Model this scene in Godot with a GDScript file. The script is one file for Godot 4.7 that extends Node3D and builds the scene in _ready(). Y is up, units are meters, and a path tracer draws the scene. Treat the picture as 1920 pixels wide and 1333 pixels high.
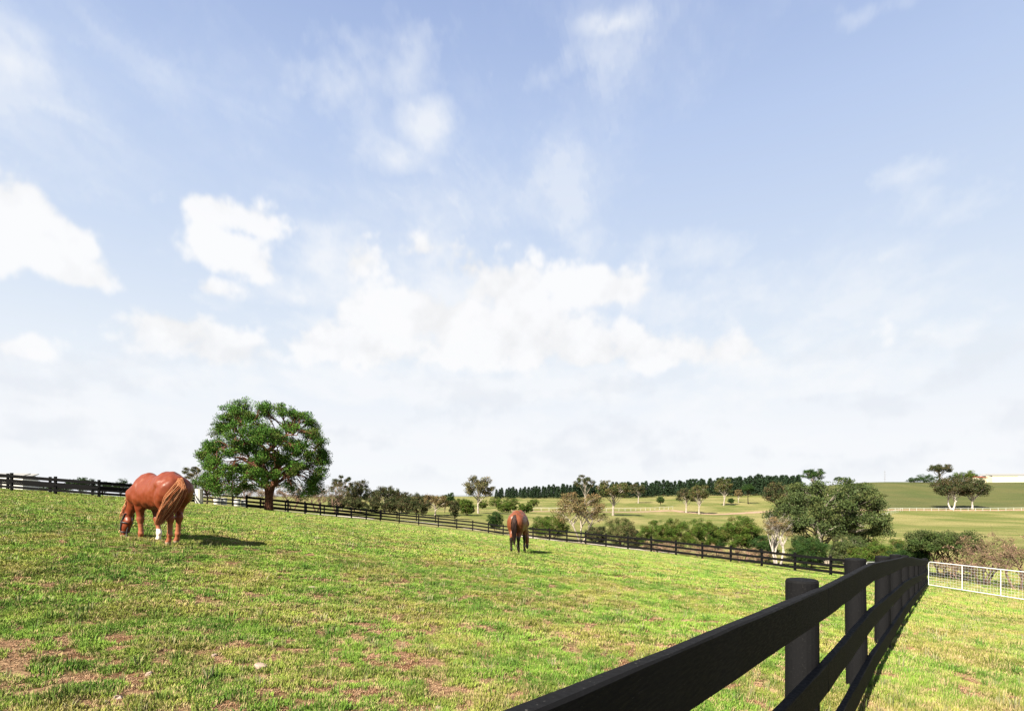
extends Node3D

# Terrain: a thin-plate surface through surveyed heights (hundreds of metres east, hundreds of metres north, weight).
const TX := [0,-0.08,0.08,0,-0.3,0.3,0,-0.8,1,1.2,-1.2,-7.6e-05,0.01558,0.030172,0.04864,0.1064,0.19,0.205,0.207,0.26,0.28,-0.0766792,0.00195122,-0.0378236,-0.0270169,-0.0844278,-0.270413,-0.233021,-0.189981,-0.111538,-0.0444653,-0.0209475,0.0414634,0.0858537,0.128405,0.150657,0.176004,0.194897,0.215549,0.227955,-0.386046,-0.338499,-0.500563,-0.308893,-0.231501,0.0412758,0.144465,0.334897,0.45591,0.348968,0.666979,0.705441,0.204128,0.355722,1.7045,2.07129,1.13977,0.60394,0.282364,0.320826,2.10507,2.44559,3.01689,3.58255,1.85413,2.1121,1.60882,1.14822,0.485929,-0.104128,0,-0.0914634,-0.275797,-0.360225,-0.43152,-0.472795,-0.599437,-0.645403,-0.630394,-0.979362,-2.70169,-1.85741,-1.01313,0,-5.57223,4.5591,7.93621,3.3349,1.59475,2.70169,-6.84803]
const TD := [0,0,0,-0.1,0,0,-0.6,-0.6,-0.6,0.3,0.4,0.0099,0.0305,0.0497,0.074,0.15,0.26,0.275,0.238,0.2,0.3,0.122,0.208,0.042,0.08,0.25,0.58,0.69,0.83,0.82,0.79,0.77,0.68,0.64,0.58,0.55,0.53,0.49,0.455,0.405,0.465,0.465,0.46,0.56,0.54,1.1,1.1,1.05,0.9,0.62,0.9,0.8,0.64,0.48,2.3,2.3,2.25,2.22,2.15,1.8,3.3,3.3,3.35,3.35,3.35,2.85,3.5,3.6,3.7,3.7,2,1.5,1.4,1.2,1,0.9,0.9,0.8,0.7,0.9,3,3,3,9,9,9,9,4.5,5,2,5]
const TW := [-6.05563,-11.249,-13.0835,8.41498,-2.53063,4.17883,-1.0974,0.337258,0.053365,-0.0648185,-0.536719,25.6766,-20.1416,10.2587,8.98715,-2.29173,-11.7925,30.0372,-9.16669,0.204916,-8.47052,18.3263,-1.76812,-0.572774,-14.6058,-0.225126,-14.3606,2.94672,-0.757105,-4.87509,18.2497,-16.9328,2.03242,1.92577,-5.05359,12.4398,-11.1044,5.93612,-1.20407,-9.27969,-3.61411,-0.647621,4.30103,10.093,5.37289,-1.15031,-1.99378,1.38929,-1.13093,-1.67317,-1.01728,2.14689,-1.25391,5.0245,0.295624,-1.35391,0.716651,-1.08672,0.891842,-0.211999,6.50918,-1.08686,0.0487979,0.528934,3.19168,-3.06023,-6.36504,1.88318,-0.32699,0.739758,-0.770507,5.43605,-6.22365,4.34101,-2.07845,1.21633,0.620864,1.72835,-2.98195,0.220479,0.0411698,-0.0646271,-0.497117,-0.00250945,0.00616404,0.0807346,-0.0488191,-0.420475,-0.539372,-0.00488354,-0.00501963]
const TA := [-0.0776028,0.188021,-0.338187]

const EYE := 1.68
const EXPOSURE := 3.6

var mats := {}
var taken := {}
var hgrid := PackedFloat32Array()
const GX0 := -64.0
const GD0 := -14.0
const GNX := 257
const GND := 241
const GS := 0.5
var n_bump := FastNoiseLite.new()
var n_patch := FastNoiseLite.new()
var n_fine := FastNoiseLite.new()
var n_tone := FastNoiseLite.new()


class Geo:
	var v := PackedVector3Array()
	var n := PackedVector3Array()
	var c := PackedColorArray()
	var ix := PackedInt32Array()

	func tri(a: Vector3, b: Vector3, d: Vector3, col := Color.WHITE) -> void:
		var k := v.size()
		var nn := (d - a).cross(b - a).normalized()
		v.append(a); v.append(b); v.append(d)
		n.append(nn); n.append(nn); n.append(nn)
		c.append(col); c.append(col); c.append(col)
		ix.append(k); ix.append(k + 1); ix.append(k + 2)

	func quad(a: Vector3, b: Vector3, d: Vector3, e: Vector3, col := Color.WHITE) -> void:
		var k := v.size()
		var nn := (d - a).cross(b - a).normalized()
		v.append(a); v.append(b); v.append(d); v.append(e)
		for i in 4:
			n.append(nn)
			c.append(col)
		ix.append(k); ix.append(k + 1); ix.append(k + 2)
		ix.append(k); ix.append(k + 2); ix.append(k + 3)

	func tube(p: Array, r: Array, sides: int, col := Color.WHITE, capped := true) -> void:
		var start := v.size()
		var a := Vector3.ZERO
		for i in p.size():
			var t: Vector3 = (p[mini(i + 1, p.size() - 1)] - p[maxi(i - 1, 0)]).normalized()
			if i == 0:
				a = t.cross(Vector3(0.31, 0.2, 0.93) if absf(t.z) < 0.8 else Vector3(1, 0.1, 0.2)).normalized()
			else:
				a = (a - t * a.dot(t)).normalized()
			var b := t.cross(a)
			for k in sides:
				var th := TAU * k / sides
				var o := a * cos(th) + b * sin(th)
				v.append(p[i] + o * r[i]); n.append(o); c.append(col)
		for i in p.size() - 1:
			for k in sides:
				var k2 := (k + 1) % sides
				var q := start + i * sides
				ix.append(q + k); ix.append(q + sides + k); ix.append(q + k2)
				ix.append(q + k2); ix.append(q + sides + k); ix.append(q + sides + k2)
		if capped:
			for e in [0, p.size() - 1]:
				var q: int = start + e * sides
				var t: Vector3 = (p[0] - p[1]).normalized() if e == 0 else (p[-1] - p[-2]).normalized()
				var base := v.size()
				v.append(p[e]); n.append(t); c.append(col)
				for k in sides:
					v.append(v[q + k]); n.append(t); c.append(col)
				for k in sides:
					var k2 := (k + 1) % sides
					if e == 0:
						ix.append(base); ix.append(base + 1 + k); ix.append(base + 1 + k2)
					else:
						ix.append(base); ix.append(base + 1 + k2); ix.append(base + 1 + k)

	# a profile of (radius, height) pairs turned round the y axis
	func lathe(prof: Array, sides: int, flute := 0.0, col := Color.WHITE) -> void:
		for i in prof.size() - 1:
			for k in sides:
				var q := []
				for s in [[i, k], [i + 1, k], [i + 1, k + 1], [i, k + 1]]:
					var th: float = TAU * s[1] / sides
					var rr: float = prof[s[0]][0] * (1.0 + (flute if s[1] % 2 else 0.0))
					q.append(Vector3(rr * cos(th), prof[s[0]][1], rr * sin(th)))
				quad(q[0], q[3], q[2], q[1], col)

	func box(o: Vector3, x: Vector3, y: Vector3, z: Vector3, col := Color.WHITE) -> void:
		var p := []
		for i in 8:
			p.append(o + x * (1.0 if i & 1 else -1.0) + y * (1.0 if i & 2 else -1.0) + z * (1.0 if i & 4 else -1.0))
		for f in [[0, 1, 3, 2], [5, 4, 6, 7], [4, 0, 2, 6], [1, 5, 7, 3], [2, 3, 7, 6], [4, 5, 1, 0]]:
			quad(p[f[0]], p[f[1]], p[f[2]], p[f[3]], col)

	func leaf(p: Vector3, d: Vector3, s: Vector3, col: Color) -> void:
		var k := v.size()
		v.append(p); v.append(p + d * 0.5 + s); v.append(p + d); v.append(p + d * 0.5 - s)
		c.append(col); c.append(col); c.append(col); c.append(col)
		ix.append(k); ix.append(k + 1); ix.append(k + 2)
		ix.append(k); ix.append(k + 2); ix.append(k + 3)

	func mesh() -> ArrayMesh:
		var a := []
		a.resize(Mesh.ARRAY_MAX)
		a[Mesh.ARRAY_VERTEX] = v
		if n.size() == v.size():
			a[Mesh.ARRAY_NORMAL] = n
		if c.size() == v.size():
			a[Mesh.ARRAY_COLOR] = c
		a[Mesh.ARRAY_INDEX] = ix
		var m := ArrayMesh.new()
		m.add_surface_from_arrays(Mesh.PRIMITIVE_TRIANGLES, a)
		return m


# ---------------------------------------------------------------- ground heights
func surveyed(x: float, d: float) -> float:
	x = clampf(x, -700.0, 900.0) / 100.0
	d = minf(d, 900.0) / 100.0
	var s: float = TA[0] + TA[1] * x + TA[2] * d
	for i in TX.size():
		var r: float = (x - TX[i]) * (x - TX[i]) + (d - TD[i]) * (d - TD[i])
		if r > 1e-12:
			s += TW[i] * r * log(r)
	return s


func fill_heights() -> void:
	hgrid.resize(GNX * GND)
	for j in GND:
		for i in GNX:
			hgrid[j * GNX + i] = surveyed(GX0 + i * GS, GD0 + j * GS)


func bump(x: float, z: float) -> float:
	return n_bump.get_noise_2d(x, z) * 0.05


func H(x: float, z: float) -> float:
	var fx := (x - GX0) / GS
	var fy := (-z - GD0) / GS
	if fx < 0.0 or fy < 0.0 or fx >= GNX - 1.001 or fy >= GND - 1.001:
		return surveyed(x, -z) + bump(x, z)
	var i := int(fx)
	var j := int(fy)
	fx -= i
	fy -= j
	var q := j * GNX + i
	return lerpf(lerpf(hgrid[q], hgrid[q + 1], fx), lerpf(hgrid[q + GNX], hgrid[q + GNX + 1], fx), fy) + bump(x, z)


func G(x: float, z: float, up := 0.0) -> Vector3:
	return Vector3(x, H(x, z) + up, z)


# how bare the turf is: 0 thick grass, 1 open soil
func bare(x: float, z: float) -> float:
	var b := 0.47 + 0.42 * n_patch.get_noise_2d(x, z * 1.3) + 1.15 * n_fine.get_noise_2d(x, z)
	b += 0.16 * clampf(1.0 - Vector2(x - 0.4, z + 4.2).length() / 4.5, 0.0, 1.0)
	b += 0.10 * clampf(1.0 - Vector2(x + 5.0, z + 5.5).length() / 4.5, 0.0, 1.0)
	b += 0.05 * smoothstep(-10.0, -5.0, z) * smoothstep(0.5, -1.5, x + 0.76 * z)
	return clampf((b - 0.5) * 1.9, 0.0, 0.97)


# ---------------------------------------------------------------- nodes
func numbered(called: String) -> String:
	taken[called] = taken.get(called, -1) + 1
	return called if taken[called] == 0 else "%s_%03d" % [called, taken[called]]


func tag(o: Node, label: String, category: String, group := "") -> void:
	o.set_meta("label", label)
	o.set_meta("category", category)
	if group:
		o.set_meta("group", group)


func thing(called: String, at: Vector3, label: String, category: String, group := "", turn := 0.0) -> Node3D:
	var o := Node3D.new()
	o.name = numbered(called)
	add_child(o)
	o.position = at
	o.rotation.y = turn
	tag(o, label, category, group)
	return o


func part(called: String, m: Mesh, mat: Material, parent: Node) -> MeshInstance3D:
	var o := MeshInstance3D.new()
	o.name = called
	o.mesh = m
	o.material_override = mat
	parent.add_child(o, true)
	return o


func structure(called: String, m: Mesh, mat: Material) -> MeshInstance3D:
	var o := part(numbered(called), m, mat, self)
	o.set_meta("kind", "structure")
	return o


func mat(lin: Color, rough := 0.8, spec := 0.5) -> StandardMaterial3D:
	var m := StandardMaterial3D.new()
	m.albedo_color = lin.linear_to_srgb()
	m.roughness = rough
	m.metallic_specular = spec
	return m


func vmat(rough := 0.8, spec := 0.3) -> StandardMaterial3D:
	var m := mat(Color.WHITE, rough, spec)
	m.vertex_color_use_as_albedo = true
	return m


func noise_tex(freq: float, dark: Color, light: Color, size := 512, seed_ := 1, oct := 5, lo := 0.25, hi := 0.75) -> NoiseTexture2D:
	var f := FastNoiseLite.new()
	f.seed = seed_
	f.frequency = freq
	f.fractal_octaves = oct
	var t := NoiseTexture2D.new()
	t.width = size
	t.height = size
	t.seamless = true
	t.noise = f
	var g := Gradient.new()
	g.offsets = PackedFloat32Array([lo, hi])
	g.colors = PackedColorArray([dark, light])
	t.color_ramp = g
	return t


func make_materials() -> void:
	# black fence paint over sawn timber
	var m := mat(Color(0.0050, 0.0051, 0.0058), 0.85, 0.16)
	m.albedo_color = Color.WHITE
	var chips := noise_tex(0.045, Color.BLACK, Color.WHITE, 1024, 4, 6)
	chips.color_ramp.offsets = PackedFloat32Array([0.2, 0.7, 0.83, 0.87])
	chips.color_ramp.colors = PackedColorArray([Color(0.062, 0.063, 0.068), Color(0.082, 0.083, 0.09), Color(0.082, 0.083, 0.09), Color(0.33, 0.325, 0.31)])
	m.albedo_texture = chips
	m.uv1_triplanar = true
	m.uv1_scale = Vector3(1.1, 6.0, 1.1)
	m.heightmap_enabled = false
	m.roughness_texture = noise_tex(0.03, Color(0.8, 0.8, 0.8), Color(1, 1, 1), 512, 9)
	var nt := noise_tex(0.03, Color.BLACK, Color.WHITE, 512, 11)
	nt.as_normal_map = true
	nt.bump_strength = 2.0
	nt.color_ramp = null
	m.normal_enabled = true
	m.normal_texture = nt
	m.normal_scale = 0.5
	mats.black = m
	mats.black_far = mat(Color(0.0055, 0.0056, 0.006), 0.85, 0.14)
	mats.white = mat(Color(0.5, 0.5, 0.48), 0.6)
	mats.galv = mat(Color(0.62, 0.64, 0.66), 0.42)
	mats.galv.metallic = 0.25
	mats.drum = mat(Color(0.42, 0.42, 0.4), 0.6)
	mats.cream = mat(Color(0.52, 0.47, 0.34), 0.7)
	mats.sheet = mat(Color(0.5, 0.53, 0.56), 0.5)
	mats.roof = mat(Color(0.2, 0.2, 0.19), 0.6)
	mats.mast = mat(Color(0.16, 0.16, 0.17), 0.6)
	mats.red = mat(Color(0.22, 0.04, 0.02), 0.6)
	mats.dark = mat(Color(0.02, 0.02, 0.02), 0.7)
	mats.stone = mat(Color(0.26, 0.2, 0.16), 0.95, 0.2)
	var lf := vmat(0.75, 0.16)
	lf.backlight = Color(0.3, 0.34, 0.2)
	mats.leaf = lf
	var bark := vmat(0.9, 0.2)
	bark.albedo_texture = noise_tex(0.03, Color(0.55, 0.55, 0.55), Color(1, 1, 1), 256, 21)
	bark.uv1_triplanar = true
	bark.uv1_scale = Vector3(1.2, 0.35, 1.2)
	mats.bark = bark
	var gr := vmat(0.7, 0.2)
	gr.backlight = Color(0.4, 0.42, 0.25)
	mats.grass = gr
	var so := vmat(0.95, 0.2)
	so.albedo_texture = noise_tex(0.035, Color(0.62, 0.61, 0.58), Color(1, 1, 1), 1024, 31, 6)
	so.uv1_triplanar = true
	so.uv1_world_triplanar = true
	so.uv1_scale = Vector3(0.41, 0.41, 0.41)
	mats.soil = so
	var sand := mat(Color(0.36, 0.26, 0.19), 0.95, 0.2)
	sand.albedo_texture = noise_tex(0.03, Color(0.7, 0.66, 0.62), Color(1, 1, 1), 512, 35, 5)
	sand.uv1_triplanar = true
	sand.uv1_world_triplanar = true
	sand.uv1_scale = Vector3(0.2, 0.2, 0.2)
	mats.sand = sand
	var gravel := sand.duplicate()
	gravel.albedo_color = Color(0.46, 0.43, 0.39).linear_to_srgb()
	mats.gravel = gravel
	var coat := vmat(0.44, 0.36)
	mats.coat = coat
	mats.hair = vmat(0.65, 0.25)
	mats.strap = mat(Color(0.012, 0.012, 0.014), 0.45)
	mats.brass = mat(Color(0.6, 0.45, 0.2), 0.35)
	mats.brass.metallic = 0.8


# ---------------------------------------------------------------- sky: air and clouds round the whole horizon
func sky_noise(w: int, h: int, freq: float, seed_: int, oct: int, warp := 0.0) -> PackedByteArray:
	var f := FastNoiseLite.new()
	f.seed = seed_
	f.noise_type = FastNoiseLite.TYPE_SIMPLEX_SMOOTH
	f.frequency = freq
	f.fractal_octaves = oct
	f.fractal_gain = 0.55
	if warp > 0.0:
		f.domain_warp_enabled = true
		f.domain_warp_amplitude = warp
		f.domain_warp_frequency = freq * 0.8
	var im := f.get_seamless_image(w, h)
	im.convert(Image.FORMAT_L8)
	return im.get_data()


func stamp(field: PackedFloat32Array, w: int, rows: int, az: float, el: float, raz: float, rel: float, s: float) -> void:
	var k := w / 360.0
	var kr := rows / 90.0
	for j in range(maxi(0, int((90.0 - el - rel * 1.9) * kr)), mini(rows, int((90.0 - el + rel * 1.9) * kr))):
		var e := 90.0 - (j + 0.5) / kr
		var ev := (e - el) / rel
		if ev < 0.0:
			ev *= 1.35
		ev *= ev
		for i in range(int((az - raz * 1.9 + 180.0) * k), int((az + raz * 1.9 + 180.0) * k)):
			var a := ((i + 0.5) / k - 180.0 - az) / raz
			var d := s * (1.0 - sqrt(a * a + ev) * 0.72)
			var q := j * w + posmod(i, w)
			if d > field[q]:
				field[q] = d


func make_sky() -> Image:
	var w := 4096
	var rows := 512
	var puff := sky_noise(w, 1024, 0.0065, 5, 7)
	var wisp := sky_noise(1024, 1024, 0.006, 12, 6, 60.0)
	var streak := sky_noise(1024, 1024, 0.011, 44, 5, 40.0)
	var cum := PackedFloat32Array()
	cum.resize(w * rows)
	cum.fill(-1.0)
	var soft := cum.duplicate()
	for b in [[-43.17, 18.89, 4.00, 3.86, 1.00], [-41.10, 20.54, 3.05, 3.20, 1.00], [-39.06, 18.90, 3.40, 2.80, 1.00], [-37.23, 17.22, 2.73, 1.56, 1.00], [-27.71, 23.96, 3.37, 1.59, 0.75], [-24.69, 23.70, 3.11, 1.64, 0.75], [-26.44, 20.71, 4.09, 2.11, 0.85], [-23.79, 20.26, 2.70, 1.51, 0.70], [-28.13, 17.88, 2.51, 1.20, 0.70], [-30.58, 13.84, 4.18, 2.01, 1.15], [-27.08, 12.94, 4.05, 1.91, 1.10], [-4.83, 21.90, 4.54, 2.54, 1.00], [-0.54, 19.86, 5.37, 3.33, 1.00], [2.69, 17.18, 4.29, 2.45, 1.00], [9.06, 19.63, 4.98, 2.26, 1.00], [-8.54, 17.02, 9.99, 3.40, 1.00], [0.00, 15.22, 12.36, 4.00, 1.00], [-14.21, 14.29, 8.59, 2.94, 0.90], [-15.22, 21.72, 3.00, 2.69, 0.72], [-9.06, 23.08, 2.62, 1.80, 0.70], [8.54, 14.06, 12.09, 2.75, 0.90], [19.14, 13.46, 9.59, 2.16, 0.75], [-41.10, 11.00, 1.83, 0.86, 0.70]]:
		stamp(cum, w, rows, b[0], b[1], b[2], b[3], b[4])
	for b in [[-10.63, 36.41, 4.15, 3.08, 1.00], [-8.54, 33.00, 3.15, 2.62, 1.15], [-11.66, 30.06, 3.09, 1.58, 0.70], [-14.21, 36.04, 8.08, 3.07, 0.60], [-41.41, 29.98, 2.72, 2.12, 0.80], [10.63, 39.37, 3.63, 0.95, 0.80], [32.53, 35.59, 4.20, 1.20, 0.60], [3.76, 36.48, 3.21, 1.73, 0.50], [-18.66, 10.57, 24.12, 2.95, 1.00], [7.48, 10.02, 26.42, 3.62, 0.90], [-37.23, 6.81, 10.22, 2.53, 1.00], [-5.89, 5.60, 13.83, 1.59, 1.00], [29.37, 4.67, 8.16, 1.21, 0.90], [22.43, 11.28, 13.78, 2.87, 0.80], [34.04, 25.01, 3.32, 1.46, 0.60], [39.86, 21.61, 5.07, 2.14, 0.50], [38.24, 12.06, 6.63, 2.42, 0.60], [-20.57, 18.00, 9.42, 3.64, 0.60], [18.66, 22.24, 5.31, 2.62, 0.70], [-17.69, 21.91, 3.90, 3.09, 0.70], [-3.22, 17.18, 22.50, 5.39, 1.00]]:
		stamp(soft, w, rows, b[0], b[1], b[2], b[3], b[4])
	var rng := RandomNumberGenerator.new()
	rng.seed = 77
	for k in 46:
		var az := 72.0 + rng.randf() * 216.0
		var el := 6.0 + 24.0 * pow(rng.randf(), 1.6)
		var sz := rng.randf_range(2.5, 6.0)
		for q in 5:
			stamp(cum, w, rows, fposmod(az + rng.randfn() * sz + 180.0, 360.0) - 180.0, el + rng.randfn() * sz * 0.3, sz, sz * rng.randf_range(0.35, 0.6), rng.randf_range(0.6, 1.0))
	for k in 40:
		stamp(soft, w, rows, 60.0 + rng.randf() * 240.0, 3.0 + 20.0 * rng.randf(), rng.randf_range(6, 14), rng.randf_range(1.5, 4.0), rng.randf_range(0.5, 1.0))
	var stops := [[0.0, Color8(250, 252, 254)], [6.0, Color8(245, 248, 253)], [13.0, Color8(230, 239, 250)], [22.0, Color8(207, 222, 245)], [32.0, Color8(186, 205, 239)], [42.0, Color8(160, 181, 224)], [60.0, Color8(126, 151, 205)], [91.0, Color8(105, 128, 188)]]
	var data := PackedByteArray()
	data.resize(w * rows * 3)
	for j in rows:
		var el := 90.0 - (j + 0.5) * 90.0 / rows
		var base := Color.WHITE
		for k in stops.size() - 1:
			if el >= stops[k][0] and el < stops[k + 1][0]:
				base = (stops[k][1] as Color).lerp(stops[k + 1][1], (el - stops[k][0]) / (stops[k + 1][0] - stops[k][0]))
		var pr := cos(deg_to_rad(el)) / (sin(deg_to_rad(el)) + 0.14)
		var low := clampf(1.0 - el / 16.0, 0.0, 1.0)
		for i in w:
			var q := j * w + i
			var az := ((i + 0.5) / w - 0.5) * TAU
			var px := sin(az) * pr
			var pz := cos(az) * pr
			var cx := floori((px * 0.75 - pz * 0.25) * 180.0) & 1023
			var cy := floori((px * 0.4 + pz * 0.8) * 115.0) & 1023
			var n1 := wisp[cy * 1024 + cx] / 255.0
			var n2 := streak[((cy * 3) & 1023) * 1024 + ((cx * 3) & 1023)] / 255.0
			var p := puff[j * 2 * w + i] / 255.0
			var p2 := puff[((j * 7) & 1023) * w + ((i * 3) & 4095)] / 255.0
			var veil := clampf((n1 - 0.36) * 2.4 + (n2 - 0.5) * 0.5, 0.0, 1.0)
			veil = veil * veil * (0.5 - 0.1 * low) + low * 0.25
			var sf := clampf(soft[q] * 1.0 + (n1 - 0.5) * 1.5 + (n2 - 0.5) * 0.8 + (p2 - 0.5) * 0.5, 0.0, 1.0)
			veil = maxf(veil, sf * 0.8)
			var t := clampf((cum[q] * 1.35 - 0.2 + (p - 0.5) * 1.75 + (p2 - 0.5) * 1.0) * 1.75, 0.0, 1.0)
			t = t * t * (3.0 - 2.0 * t)
			var col := base.lerp(Color(0.975, 0.982, 0.995), veil)
			if t > 0.0:
				var body := 0.99 - 0.055 * clampf((0.6 - p) * 2.5 + (0.5 - p2), 0.0, 1.0)
				col = col.lerp(Color(body, body * 1.002, minf(body * 1.01, 1.0)), t * 0.97)
			if el < 17.0:
				# flat grey-bottomed layers far off
				var ly := wisp[(int(el * 26.0) & 1023) * 1024 + ((i * 3 / 4 + 150) & 1023)] / 255.0 * 0.65 + p2 * 0.35
				var g := clampf((0.47 - ly) * 5.0, 0.0, 1.0) * smoothstep(17.0, 9.0, el) * smoothstep(0.5, 3.0, el)
				col = col.lerp(Color(0.885, 0.905, 0.94), g * 0.42)
			var o := (j * w + ((i + w / 2) & (w - 1))) * 3
			data[o] = int(clampf(col.r, 0, 1) * 255.0)
			data[o + 1] = int(clampf(col.g, 0, 1) * 255.0)
			data[o + 2] = int(clampf(col.b, 0, 1) * 255.0)
	var whole := Image.create(w, 1024, false, Image.FORMAT_RGB8)
	whole.fill(Color8(150, 158, 140))
	whole.blit_rect(Image.create_from_data(w, rows, false, Image.FORMAT_RGB8, data), Rect2i(0, 0, w, rows), Vector2i.ZERO)
	return whole


# ---------------------------------------------------------------- trees and shrubs
func rnd_dir(rng: RandomNumberGenerator) -> Vector3:
	var y := rng.randf_range(-1, 1)
	var a := rng.randf() * TAU
	var r := sqrt(1.0 - y * y)
	return Vector3(r * cos(a), y, r * sin(a))


func clump(g: Geo, at: Vector3, r: Vector3, count: int, ll: float, lw: float, cols: Array, rng: RandomNumberGenerator) -> void:
	var tone: Color = cols[rng.randi() % cols.size()]
	for k in count:
		var o := rnd_dir(rng) * pow(rng.randf(), 0.45)
		var d := (rnd_dir(rng) + o * 0.8 + Vector3(0, 0.15, 0)).normalized()
		var s := d.cross(rnd_dir(rng)).normalized()
		var f := rng.randf_range(0.72, 1.25)
		var col := tone if rng.randf() < 0.7 else cols[rng.randi() % cols.size()] as Color
		g.leaf(at + o * r, d * ll * f, s * lw * f, Color(col.r * f, col.g * f, col.b * f))


func bend(a: Vector3, b: Vector3, sag: Vector3, n: int, rng: RandomNumberGenerator, wob: float) -> Array:
	var p := []
	for i in n + 1:
		var t := float(i) / n
		var q := a.lerp(b, t) + sag * (4.0 * t * (1.0 - t))
		if i > 0 and i < n:
			q += rnd_dir(rng) * wob
		p.append(q)
	return p


func taper(r0: float, r1: float, n: int) -> Array:
	var r := []
	for i in n + 1:
		r.append(lerpf(r0, r1, float(i) / n))
	return r


# builds trunk (with limbs and twigs) and crown as two meshes, in metres, foot at the origin
func tree_meshes(o: Dictionary) -> Array:
	var rng := RandomNumberGenerator.new()
	rng.seed = o.seed
	var wood := Geo.new()
	var green := Geo.new()
	var h: float = o.h
	var rad := Vector3(o.w * 0.5, (h - o.base) * 0.5, o.w * 0.5 * o.get("deep", 0.9))
	var mid := Vector3(o.get("lean", 0.0), (h + o.base) * 0.5, 0)
	var bark: Color = o.bark
	var tr: float = o.tr
	var fork: float = o.get("fork", o.base + (h - o.base) * 0.25)
	var stems: int = o.get("stems", 1)
	var tops := []
	for s in stems:
		var a := TAU * s / stems + rng.randf()
		var spread: float = 0.0 if stems == 1 else o.get("spread", 0.16) * o.w
		var foot: Vector3 = Vector3(cos(a), 0, sin(a)) * (0.0 if stems == 1 else tr * o.get("foot", 0.5))
		var top := Vector3(mid.x * 0.7 + cos(a) * spread, fork * rng.randf_range(0.85, 1.15), sin(a) * spread)
		var p := bend(foot + Vector3(0, -0.35, 0), top, Vector3(rng.randfn(), 0, rng.randfn()) * tr * 0.8, 6, rng, tr * 0.18)
		if o.has("joined"):
			for k in p.size():
				var j: float = smoothstep(o.joined, 1.0, float(k) / 6.0)
				p[k] = Vector3(p[k].x * j + p[k].x * 0.15, p[k].y, p[k].z * j)
		var r := taper(tr * (1.0 if stems == 1 else 0.75), tr * 0.55, 6)
		r[0] *= 1.55
		r[1] *= 1.12
		wood.tube(p, r, 9, bark)
		tops.append(p)
	var nl: int = o.nl
	var mains := []
	for i in int(o.get("mains", 0)):
		var y: float = lerpf(-0.35, 0.8, (i + 0.5) / o.mains)
		var a := i * 2.39996 + 0.6
		var rr := sqrt(1.0 - y * y)
		var st: Array = tops[i % stems]
		var from: Vector3 = st[clampi(int(lerpf(3.2, 6.9, (y + 0.35) / 1.15)), 3, 6)]
		var c := mid + Vector3(rr * cos(a), y, rr * sin(a)) * rad * 0.66
		var limb := bend(from, c, Vector3(0, (c - from).length() * 0.07, 0), 7, rng, 0.035 * (c - from).length())
		wood.tube(limb, taper(tr * 0.45, tr * 0.1, 7), 7, o.bark, false)
		mains.append(limb)
	var cols: Array = o.cols
	for i in nl:
		var y: float = lerpf(o.get("low", -0.55), 0.97, (i + 0.5) / nl)
		var a := i * 2.39996 + rng.randf() * 0.7
		var rr := sqrt(maxf(0.0, 1.0 - y * y))
		var reach: float = o.get("reach", 0.68) * rng.randf_range(1.0 - o.get("uneven", 0.16), 1.0 + o.get("uneven", 0.16))
		if i % 4 == 3:
			reach *= 0.55
		var c := mid + Vector3(rr * cos(a), y, rr * sin(a)) * rad * reach
		var lr: float = o.lr * (rad.x + rad.y) * 0.5 * rng.randf_range(0.75, 1.25)
		var st: Array = tops[i % stems]
		var k := clampi(int(lerpf(3.0, 6.9, (y + 1.0) * 0.5)), 3, 6)
		var from: Vector3 = st[k]
		if mains:
			var best := 1e9
			for l in mains:
				for q in range(2, 8):
					var dd: float = ((l[q] as Vector3) - c).length() + 0.25 * absf(l[q].y - c.y) - 0.04 * q
					if dd < best and l[q].y < c.y + 1.2:
						best = dd
						from = l[q]
		var limb := bend(from, c, Vector3(0, (c - from).length() * (0.1 if c.y > from.y else 0.2), 0), 5, rng, tr * 0.35 + 0.03 * (c - from).length())
		wood.tube(limb, taper(tr * o.get("limb", 0.42), tr * 0.08, 5), 6, bark, false)
		for q in int(o.nc):
			var u := rnd_dir(rng)
			u.y = u.y * 0.8 + 0.12
			var cc := c + u * lr * pow(rng.randf(), 0.4) * Vector3(1, o.get("flat", 0.75), 1)
			var cr: float = o.cr * rng.randf_range(0.7, 1.3)
			if rng.randf() < o.get("leafy", 1.0):
				clump(green, cc, Vector3(cr, cr * 0.62, cr), int(o.nf), o.ll, o.lw, cols, rng)
			var from2: Vector3 = limb[2 + rng.randi() % 4]
			wood.tube(bend(from2, cc, Vector3(0, (cc - from2).length() * 0.06, 0), 3, rng, 0.05 * (cc - from2).length()), taper(tr * (0.13 if mains.is_empty() else 0.06), tr * 0.03, 3), 4, bark, false)
			for tw in int(o.get("twigs", 0)):
				var e := cc + (rnd_dir(rng) + Vector3(0, 0.5, 0)) * cr * 1.5
				wood.tube(bend(cc, e, Vector3.ZERO, 2, rng, 0.08 * cr), taper(tr * 0.06, tr * 0.015, 2), 3, bark, false)
	# bring the crown to its full height and breadth
	var lo := Vector3.ONE * 1e9
	var hi := -lo
	for p in green.v:
		lo = lo.min(p)
		hi = hi.max(p)
	var f := Vector3(o.w / (hi.x - lo.x), h / hi.y, o.w * 1.0 / (hi.z - lo.z))
	for g in [wood, green]:
		for k in g.v.size():
			g.v[k] = Vector3((g.v[k].x - mid.x) * f.x + mid.x, g.v[k].y * f.y, g.v[k].z * f.z)
	return [wood.mesh(), green.mesh()]


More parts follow.
